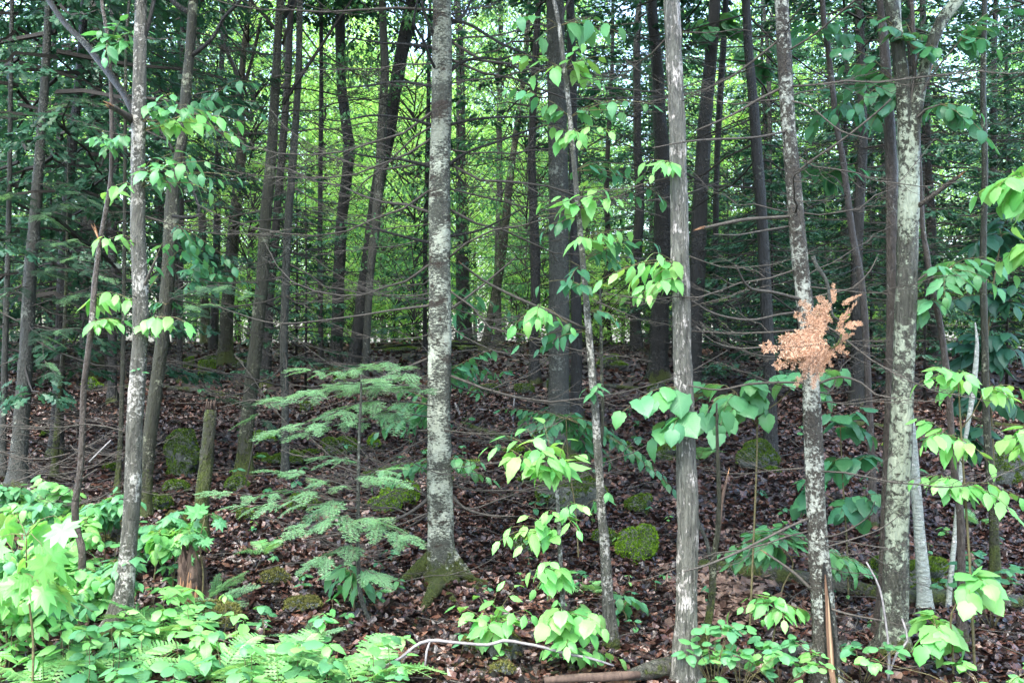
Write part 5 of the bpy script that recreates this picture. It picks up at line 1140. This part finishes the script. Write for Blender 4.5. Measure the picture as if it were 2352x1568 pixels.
rock(930, 1162, 48, 42, 'mossy rock left of the central fir, nearer to its trunk', 'moss_bright', -.2)
rock(870, 1120, 60, 40, 'shaded mossy rock behind the two touching ones', 'moss', 0)
rock(130, 1290, 120, 100, 'olive boulder under the bright shrubs', 'moss_dull', -.2)
rock(235, 1270, 90, 75, 'olive rock squeezed between the two left trunks', 'moss_dull', -.1)
rock(385, 1262, 66, 72, 'round yellow-green mossed rock right of the moss-patched trunk', 'moss_dull', -.4)
rock(250, 1370, 60, 60, 'low rock against the moss-patched trunk', 'moss_dull', 0)
rock(345, 1180, 70, 40, 'mossy hump behind the moss-patched trunk', 'moss', -.1)
rock(400, 1135, 45, 25, 'small mossy stone below the boulder beside the olive trunk', 'moss', -.2)
rock(482, 1465, 115, 62, 'broad mossy rock right of the fern, upper one', 'moss_dull', -.1)
rock(425, 1480, 85, 36, 'flat mossy rock against the fern', 'moss_dull', -.3)
rock(628, 1350, 68, 36, 'small olive moss mound on the open litter', 'moss_dull', -.4)
rock(690, 1412, 90, 26, 'long low moss patch in front of the slim hemlock', 'moss_dull', -.3)
rock(1165, 1502, 66, 60, 'grey-green stone under the fallen pale branch', 'moss_dull', .4, d=5.35)
rock(1085, 1485, 60, 28, 'flat mossy stone left of the grey-green one', 'moss_dull', .1, d=5.5)
rock(1150, 1535, 46, 30, 'small mossy stone below the grey-green one', 'moss_dull', -.1, d=5.15)
rock(1470, 1185, 50, 44, 'dark mossy rock up the slope left of the streaky trunk', 'moss', -.2)
rock(1395, 1258, 50, 34, 'mossy rock touching the speckled sapling', 'moss', -.1)
rock(1210, 1278, 64, 42, 'dim mossy rock with a small plant in front', 'moss', 0)
rock(1110, 908, 60, 22, 'flat mossed rock far up the slope right of the fir', 'moss', -.2)
rock(1205, 905, 44, 22, 'small mossed rock against the pale grey fir', 'moss', -.2)
rock(1400, 852, 66, 30, 'pale flat boulder near the crest', 'moss_bright', .6)
rock(1408, 828, 40, 14, 'bright moss hump on the crest behind the pale boulder', 'moss_bright', -.4)
rock(470, 868, 38, 40, 'bright mossy stump-like rock on the upper slope', 'moss_bright', -.4)
rock(430, 850, 22, 28, 'smaller bright mossy rock on the upper slope', 'moss_bright', -.4)
rock(650, 1075, 88, 32, 'wide mossy hummock behind the thin straight fir', 'moss', -.2)
rock(545, 1130, 46, 28, 'mossy stone right of the snag', 'moss', -.2)
rock(560, 1200, 34, 30, 'little mossy stone right of the snag foot', 'moss', -.2)
rock(700, 1180, 60, 40, 'mossy hummock under the feathery branches', 'moss', -.2)
rock(2325, 1120, 90, 90, 'big dark mossy boulder at the right edge', 'moss', .2)
rock(1745, 1085, 90, 60, 'dark hump of moss at the foot of the ringed spruce', 'moss', 0)
rock(1535, 1060, 50, 30, 'low moss hump behind the streaky trunk', 'moss', -.2)
rock(2120, 1368, 190, 70, 'long mossy mound behind the white birch', 'moss', 0, tuft=.025)
rock(1290, 900, 60, 34, 'mossy stone behind the pale grey fir', 'moss', -.2)
rock(1250, 1018, 70, 26, 'mossy stone at the pale grey fir foot', 'moss', -.2)
rock(780, 1050, 90, 40, 'mossy hummock behind the feathery green branches', 'moss', -.1)
rock(905, 805, 110, 16, 'bright mossy bank on the crest left of the fir', 'moss_bright', -.5, d=22)
rock(1070, 780, 90, 22, 'bright mossy hummock round the stout trunk on the crest', 'moss_bright', -.5, d=23.3)
for i in range(26):
    u, v = U(40, 2300), U(830, 1120)
    rock(u, v, U(22, 55), U(10, 26), 'small mossy stone half buried ' + gap(u), ('moss', 'moss_bright')[i % 3 == 0], U(-.3, .3), n=500, group='small mossy stones on the upper slope', tuft=.035)

# snag post and stump
SN = trunk_tree('dead_snag', 'short mossy broken post between the olive trunk and the scarred one', 'dead tree', [(455, 1262, 40), (460, 1210, 33), (464, 1150, 31), (472, 1080, 29), (478, 1010, 28), (483, 950, 27), (484, 940, 22)], 'mossy', segs=18, bk=.2, top_stop=True)
p, r = at_v(SN, 940); g = Geo()
for k in range(9):
    o = np.array([R.normal(0, r * .5), R.normal(0, r * .5), 0]); tube(g, np.stack([p - SN['base'] + o, p - SN['base'] + o + [U(-.01, .01), 0, U(.03, .09)]]), [r * .3, r * .05], 4)
obj('splinter', g.mesh('splinter', M['rotten']), SN['t'])
def stump():
    d = ground_d(445, 1385); b0 = P(440, 1385, d); b0[2] = float(gz(b0[0], d)); t = thing('rotten_stump', 'rotten reddish stump with an orange splintered face beside the hemlock seedling', 'stump', b0); g = Geo()
    n, s = 14, 22; a = np.arange(s) / s * 2 * np.pi; H = .26 + .09 * vnoise(np.cos(a) * 2, np.sin(a) * 2, s=31) + .06 * R.normal(0, 1, s)
    V = []
    for i in range(n):
        f = i / (n - 1); rr_ = .085 * (1 + .5 * math.exp(-f * 5)) * (1 + .22 * vnoise(np.cos(a) * 2.5, np.sin(a) * 2.5, f * 2, s=32) + .1 * R.normal(0, 1, s) * .5)
        V += [(np.cos(a[j]) * rr_[j], np.sin(a[j]) * rr_[j], -.03 + f * (H[j] + .03)) for j in range(s)]
    for i in range(4):   # hollow inside
        f = 1 - i / 3 * .6
        V += [(math.cos(a[j]) * .05, math.sin(a[j]) * .05, f * H[j] * .95) for j in range(s)]
    Q = [[i * s + j, i * s + (j + 1) % s, (i + 1) * s + (j + 1) % s, (i + 1) * s + j] for i in range(n + 3) for j in range(s)]
    g.add(np.array(V), Q=np.array(Q)); obj('body', g.mesh('body', M['rotten'], smooth=False), t)
    g = Geo()
    for k in range(10):
        x = U(-.05, .06); tube(g, np.array([[x, -.10, -.02], [x + U(-.01, .01), -.1 + U(-.01, .01), .08], [x + U(-.01, .01), -.085, U(.12, .22)]]), [.012, .011, .002], 4)
    obj('splinters', g.mesh('splinters', M['torn'], smooth=False), t)
stump()

# ------------------------------------------------------------------ logs and fallen branches
def log(label, path, mat='log', segs=16, bk=.08, name='fallen_log', cat='log', rise=.6, ds=None, tip=False, moss=False, stubs=0):
    pts = []; 
    for i, (u, v, w) in enumerate(path):
        d = ds[i] if ds else ground_d(u, v + w * .5); p = P(u, v, d); r = w / 2 / F * d
        if ds is None: p[2] = max(p[2], float(gz(p[0], p[1])) + r * rise)
        pts.append(p)
    pts = np.array(pts); rad = np.array([w / 2 / F * p[1] for (_, _, w), p in zip(path, pts)]); b0 = pts.mean(0); b0[2] = float(gz(b0[0], b0[1]))
    t = thing(name, label, cat, b0); pp, rr = catmull(pts, rad, .05); g = Geo(); tube(g, pp - b0, rr, segs, bark=bk, seed=int(path[0][0]), lump=.1, m=0)
    obj('stem' if name != 'fallen_log' else 'bole', g.mesh('bole', M[mat]), t)
    if tip:
        g = Geo(); e = pp[0] - b0; dr = pp[0] - pp[3]; dr /= np.linalg.norm(dr)
        for k in range(22):
            o = R.normal(0, rr[0] * .4, 3); tube(g, np.stack([e + o - dr * .05, e + o + dr * U(.02, .16)]), [rr[0] * .22, rr[0] * .04], 4)
        obj('torn_end', g.mesh('torn_end', M['torn'], smooth=False), t)
    for k in range(stubs):
        i = int(U(.1, .9) * (len(pp) - 1)); az = U(0, 6.28); put_branch(t, pp[i] - b0, az, U(.3, .8), U(.1, .7))
    return t
log('thick wet log with torn pale wood at its end, lowest at the lower edge', [(1440, 1552, 26), (1490, 1540, 40), (1550, 1528, 44), (1600, 1520, 40), (1700, 1530, 38)], ds=[4.95, 5.0, 5.08, 5.15, 5.2], tip=True)
log('pale barkless wood lying under the bright sapling', [(1250, 1562, 16), (1330, 1556, 20), (1420, 1552, 22), (1470, 1548, 14)], 'rotten', ds=[4.85, 4.88, 4.9, 4.92])
log('thin log behind the thick wet one, with moss on top', [(1246, 1506, 16), (1300, 1508, 20), (1370, 1510, 22), (1460, 1504, 24), (1560, 1500, 26), (1620, 1500, 24)], ds=[5.55, 5.52, 5.5, 5.5, 5.5, 5.5])
log('long fallen log crossing behind three trunks on the right', [(1610, 1298, 30), (1700, 1312, 38), (1800, 1325, 40), (1900, 1340, 38), (2000, 1360, 38), (2080, 1372, 40), (2180, 1376, 38), (2280, 1382, 36), (2420, 1386, 32)], stubs=6, rise=1.0)
log('dark log low between the streaky and the wounded trunk', [(1660, 1528, 30), (1740, 1515, 32), (1820, 1500, 30), (1880, 1488, 28), (1960, 1480, 20)], rise=1.0)
log('thin grey log lying across the upper slope', [(230, 884, 7), (330, 890, 9), (420, 893, 12), (510, 905, 12), (560, 915, 6)], segs=8)
log('dark thin log along the crest left of the fir', [(860, 800, 5), (930, 792, 6), (1000, 788, 6), (1090, 790, 7), (1200, 800, 7)], 'dark', segs=8, ds=[21, 21.5, 22, 21.5, 21])
log('pale thin log up the slope right of the speckled sapling', [(1380, 884, 8), (1420, 888, 9), (1470, 892, 8)], 'grey', segs=8)
log('mossy fallen log on the slope right of the fir', [(1060, 970, 8), (1110, 990, 14), (1160, 1005, 15), (1230, 1022, 10)], 'mossy', segs=10)
log('dark log at the right edge of the slope', [(2200, 950, 10), (2290, 975, 14), (2400, 985, 14)], 'dark', segs=10)
log('grey log behind the hobblebush', [(1860, 960, 8), (1930, 972, 16), (1990, 975, 14), (2060, 985, 10)], 'grey', segs=10)
log('small dark rotting log left of the snag foot', [(390, 1270, 10), (420, 1252, 16), (450, 1240, 14)], 'dark', segs=10)
def stick(label, path, mat='twig', ds=None, **kw): return log(label, path, mat, 6, .04, 'fallen_branch', 'branch', 1.0, ds, **kw)
stick('pale grey fallen branch arching over the litter at the lower edge', [(880, 1530, 5), (920, 1510, 7), (950, 1485, 7), (985, 1470, 8), (1040, 1474, 7), (1120, 1480, 7), (1155, 1470, 8), (1200, 1476, 7), (1250, 1486, 7), (1300, 1500, 7), (1360, 1512, 6), (1410, 1528, 4)], 'twig_grey', [5.0, 5.02, 5.05, 5.1, 5.1, 5.1, 5.1, 5.1, 5.08, 5.05, 5.0, 5.0])
stick('short grey shoot hanging from the arched fallen branch', [(988, 1470, 5), (980, 1495, 6), (976, 1530, 5)], 'twig_grey', [5.1, 5.08, 5.05])
stick('dark stick lying right of the fir roots', [(1130, 1345, 8), (1180, 1365, 9), (1230, 1395, 8)])
stick('dark stick leaning in front of the fir roots', [(1170, 1350, 6), (1210, 1375, 7), (1245, 1400, 6)])
stick('crooked whitish branch on the slope right of the fir', [(1085, 940, 4), (1130, 945, 5), (1160, 970, 5), (1175, 1010, 4)], 'twig_grey')
stick('bleached branch standing against the slope right of the fir', [(1182, 900, 4), (1180, 940, 5), (1178, 975, 6), (1200, 1000, 5)], 'twig_grey')
stick('broken white stick beyond the fir trunk', [(1045, 925, 5), (1055, 950, 6), (1062, 968, 5)], 'twig_grey')
stick('long dark stick beneath the yellow-green shoot', [(1630, 1410, 5), (1690, 1395, 6), (1760, 1380, 6), (1860, 1345, 5)])
stick('dark stick leaning low left of the wounded trunk', [(1700, 1540, 5), (1730, 1490, 6), (1765, 1420, 5)], 'twig_dark')
stick('reddish bare stick across the litter left of the streaky trunk', [(1420, 1222, 3), (1480, 1224, 4), (1560, 1227, 4)])
stick('forked pale shoot at the foot of the forked maple', [(2045, 1540, 5), (2060, 1500, 6), (2085, 1470, 6), (2072, 1420, 4)], 'twig_grey', [5.0, 5.0, 5.0, 5.0])
stick('whitish bare shoot in front of the forked maple', [(2040, 1560, 7), (2042, 1510, 7), (2036, 1440, 5), (2020, 1350, 5), (1990, 1290, 4)], 'twig_grey', [5.0, 5.0, 5.0, 5.0, 5.0])
stick('dark stick beside the mossy rock mound', [(400, 1330, 5), (450, 1290, 7), (500, 1250, 5)], 'twig_dark')
stick('grey curved bare branch below the thin saplings at the left', [(205, 1060, 4), (235, 1030, 4), (255, 1010, 3)], 'twig_grey', [7.0, 7.0, 7.0])
for i in range(22):
    u, v = U(450, 2300), U(1150, 1540); L = U(40, 120); a = U(-.6, .6)
    t = stick('bare fallen stick on the litter ' + gap(u), [(u, v, U(2, 4)), (u + L * .5, v + L * .5 * a + U(-6, 6), U(2, 4)), (u + L, v + L * a, 2)]); t['group'] = 'bare sticks lying on the leaf litter'
# tangle of bare low branches between the slim hemlock and the fir, and under the shaded firs at the left
def brushwood(label, uv, d, n, du, dv, mat='twig', L=(.6, 1.3)):
    b0 = P(uv[0], uv[1], d); b0[2] = float(gz(b0[0], d)); t = thing('bare_brush', label, 'brushwood', b0)
    for i in range(n):
        p = P(uv[0] + U(-du, du), uv[1] - U(0, dv), d + U(-.4, .4)) - b0
        put_branch(t, p, (math.pi if U(0, 1) < .6 else 0) + U(-.6, .6), U(*L), U(-.25, .35))
brushwood('tangle of bare branches low on the left side of the central fir', (960, 1190), 6.7, 14, 40, 230)
brushwood('bare brush under the pale olive fir', (150, 1120), 9.0, 14, 130, 140)
brushwood('bare twiggy dead shrub left of the moss-patched trunk', (240, 1150), 7.0, 8, 50, 120, L=(.4, .8))
brushwood('bare branches fanning out low left of the fir roots', (900, 1350), 6.6, 8, 50, 90, L=(.4, .9))
brushwood('thin bare twigs between the wounded trunk and the forked maple', (1990, 1450), 5.6, 9, 60, 200, L=(.4, .9))

# ------------------------------------------------------------------ the wood behind
def bg_fir(x, y, var, sx, label='dark fir among many on the slope and crest', group='firs of the wood behind', skirt=True):
    z = float(gz(x, y)); label = 'dark fir ' + ('on the slope' if y < 21 else 'on the crest' if y < 31 else 'far back') + ' ' + gap(ux(x, y))
    t = thing('fir_tree', label, 'tree', (x, y, z), group); rot = Matrix.Rotation(U(0, 6.28), 4, 'Z'); sz = U(.85, 1.15)
    lean = Matrix.Rotation(R.normal(0, .02), 4, 'X') @ Matrix.Rotation(R.normal(0, .02), 4, 'Y')
    tr = obj('trunk', BT[int(R.integers(0, 4))], t, lean @ rot @ Matrix.Diagonal((sx, sx, sz, 1)))
    obj('crown', CC[var], t, lean @ rot @ Matrix.Diagonal((sx, sx, sz, 1)))
    if skirt: obj('branches', SK[int(R.integers(0, 3))], t, lean @ rot @ Matrix.Diagonal((sx, sx, sz, 1)))
def bg_broad(x, y, var, s, label='bright leafy tree beyond the crest', group='leafy trees beyond the crest'):
    z = float(gz(x, y)); label = ('bright leafy tree behind the crest ' if y < 36 else 'pale leafy tree farther off ' if y < 50 else 'hazy leafy tree farthest away ') + gap(ux(x, y))
    t = thing('leafy_tree', label, 'tree', (x, y, z), group); rot = Matrix.Rotation(U(0, 6.28), 4, 'Z') @ Matrix.Diagonal((s, s, U(.9, 1.1) * (1 + max(0, y - 32) * .009), 1))
    obj('trunk', BTB[var % 2], t, rot); obj('crown', BC[var], t, rot)
used = [(k['base'][0], k['base'][1]) for k in K + [T1, T2, T3, T4, T8, T10, T11]]
def free(x, y, r):
    for a, c in used:
        if (a - x) ** 2 + (c - y) ** 2 < r * r: return False
    used.append((x, y)); return True
def place(n, y0, y1, xf, r, fn, marg=2.0):
    k = tries = 0
    while k < n and tries < 4000:
        tries += 1; y = U(y0, y1); x = U(-1, 1) * (y * .52 + marg)
        if U(0, 1) > xf(x / (y * .52 + marg)): continue
        if free(x, y, r): fn(x, y); k += 1
# denser firs at both sides, thinner in the middle where the bright gap is
side = lambda s: min(1, max(.10, (s - .15) * 5, (-.42 - s) * 4))
place(14, 13, 20, side, 1.6, lambda x, y: bg_fir(x, y, int(R.integers(0, 4)), U(.75, 1.05)), 3)
place(26, 20, 30, side, 1.7, lambda x, y: bg_fir(x, y, int(R.integers(0, 4)), U(.8, 1.15)))
place(30, 26.5, 36, lambda s: 1, 1.9, lambda x, y: bg_broad(x, y, 2 if U(0, 1) < .3 else (0 if U(0, 1) < .5 else 3), U(.75, 1.05)))
place(44, 36, 50, lambda s: 1 if abs(s) < .6 else .4, 2.4, lambda x, y: bg_broad(x, y, int(R.integers(0, 4)), U(.8, 1.2)))
place(8, 34, 60, side, 2.5, lambda x, y: bg_fir(x, y, int(R.integers(0, 4)), U(.9, 1.2)))
place(50, 50, 85, lambda s: 1 if abs(s) < .6 else .3, 3.0, lambda x, y: bg_broad(x, y, int(R.integers(0, 3)), U(1.0, 1.4), 'far leafy tree closing the view behind the wood', 'far leafy trees'))
def bg_bush(x, y, var, s):
    z = float(gz(x, y)); t = thing('bush', ('low bright bush on the crest ' if y < 28 else 'low leafy bush behind the crest ') + gap(ux(x, y)), 'bush', (x, y, z), 'bright bushes beyond the crest'); obj('foliage', BB[var], t, Matrix.Rotation(U(0, 6.28), 4, 'Z') @ Matrix.Diagonal((s, s, s, 1)))
place(110, 22.5, 38, lambda s: .4 + .6 * (abs(s + .1) < .45), .8, lambda x, y: bg_bush(x, y, int(R.integers(0, 3)), U(.8, 1.3)))
def young_fir(x, y, var, s):
    z = float(gz(x, y)); t = thing('young_fir', 'young dark fir ' + gap(ux(x, y)), 'tree', (x, y, z), 'young firs among the trunks'); obj('crown', CYOUNG[var], t, Matrix.Rotation(U(0, 6.28), 4, 'Z') @ Matrix.Diagonal((s, s, s, 1)))
    g = Geo(); 
    obj('trunk', YT, t, Matrix.Diagonal((s, s, s, 1)))
g = Geo(); tube(g, np.array([[0, 0, -.1], [.02, 0, 2], [0, .02, 4.5]]), [.03, .022, .006], 7); YT = g.mesh('trunk', M['dark'])
place(40, 15, 28, side, .8, lambda x, y: young_fir(x, y, int(R.integers(0, 2)), U(.7, 1.1)))
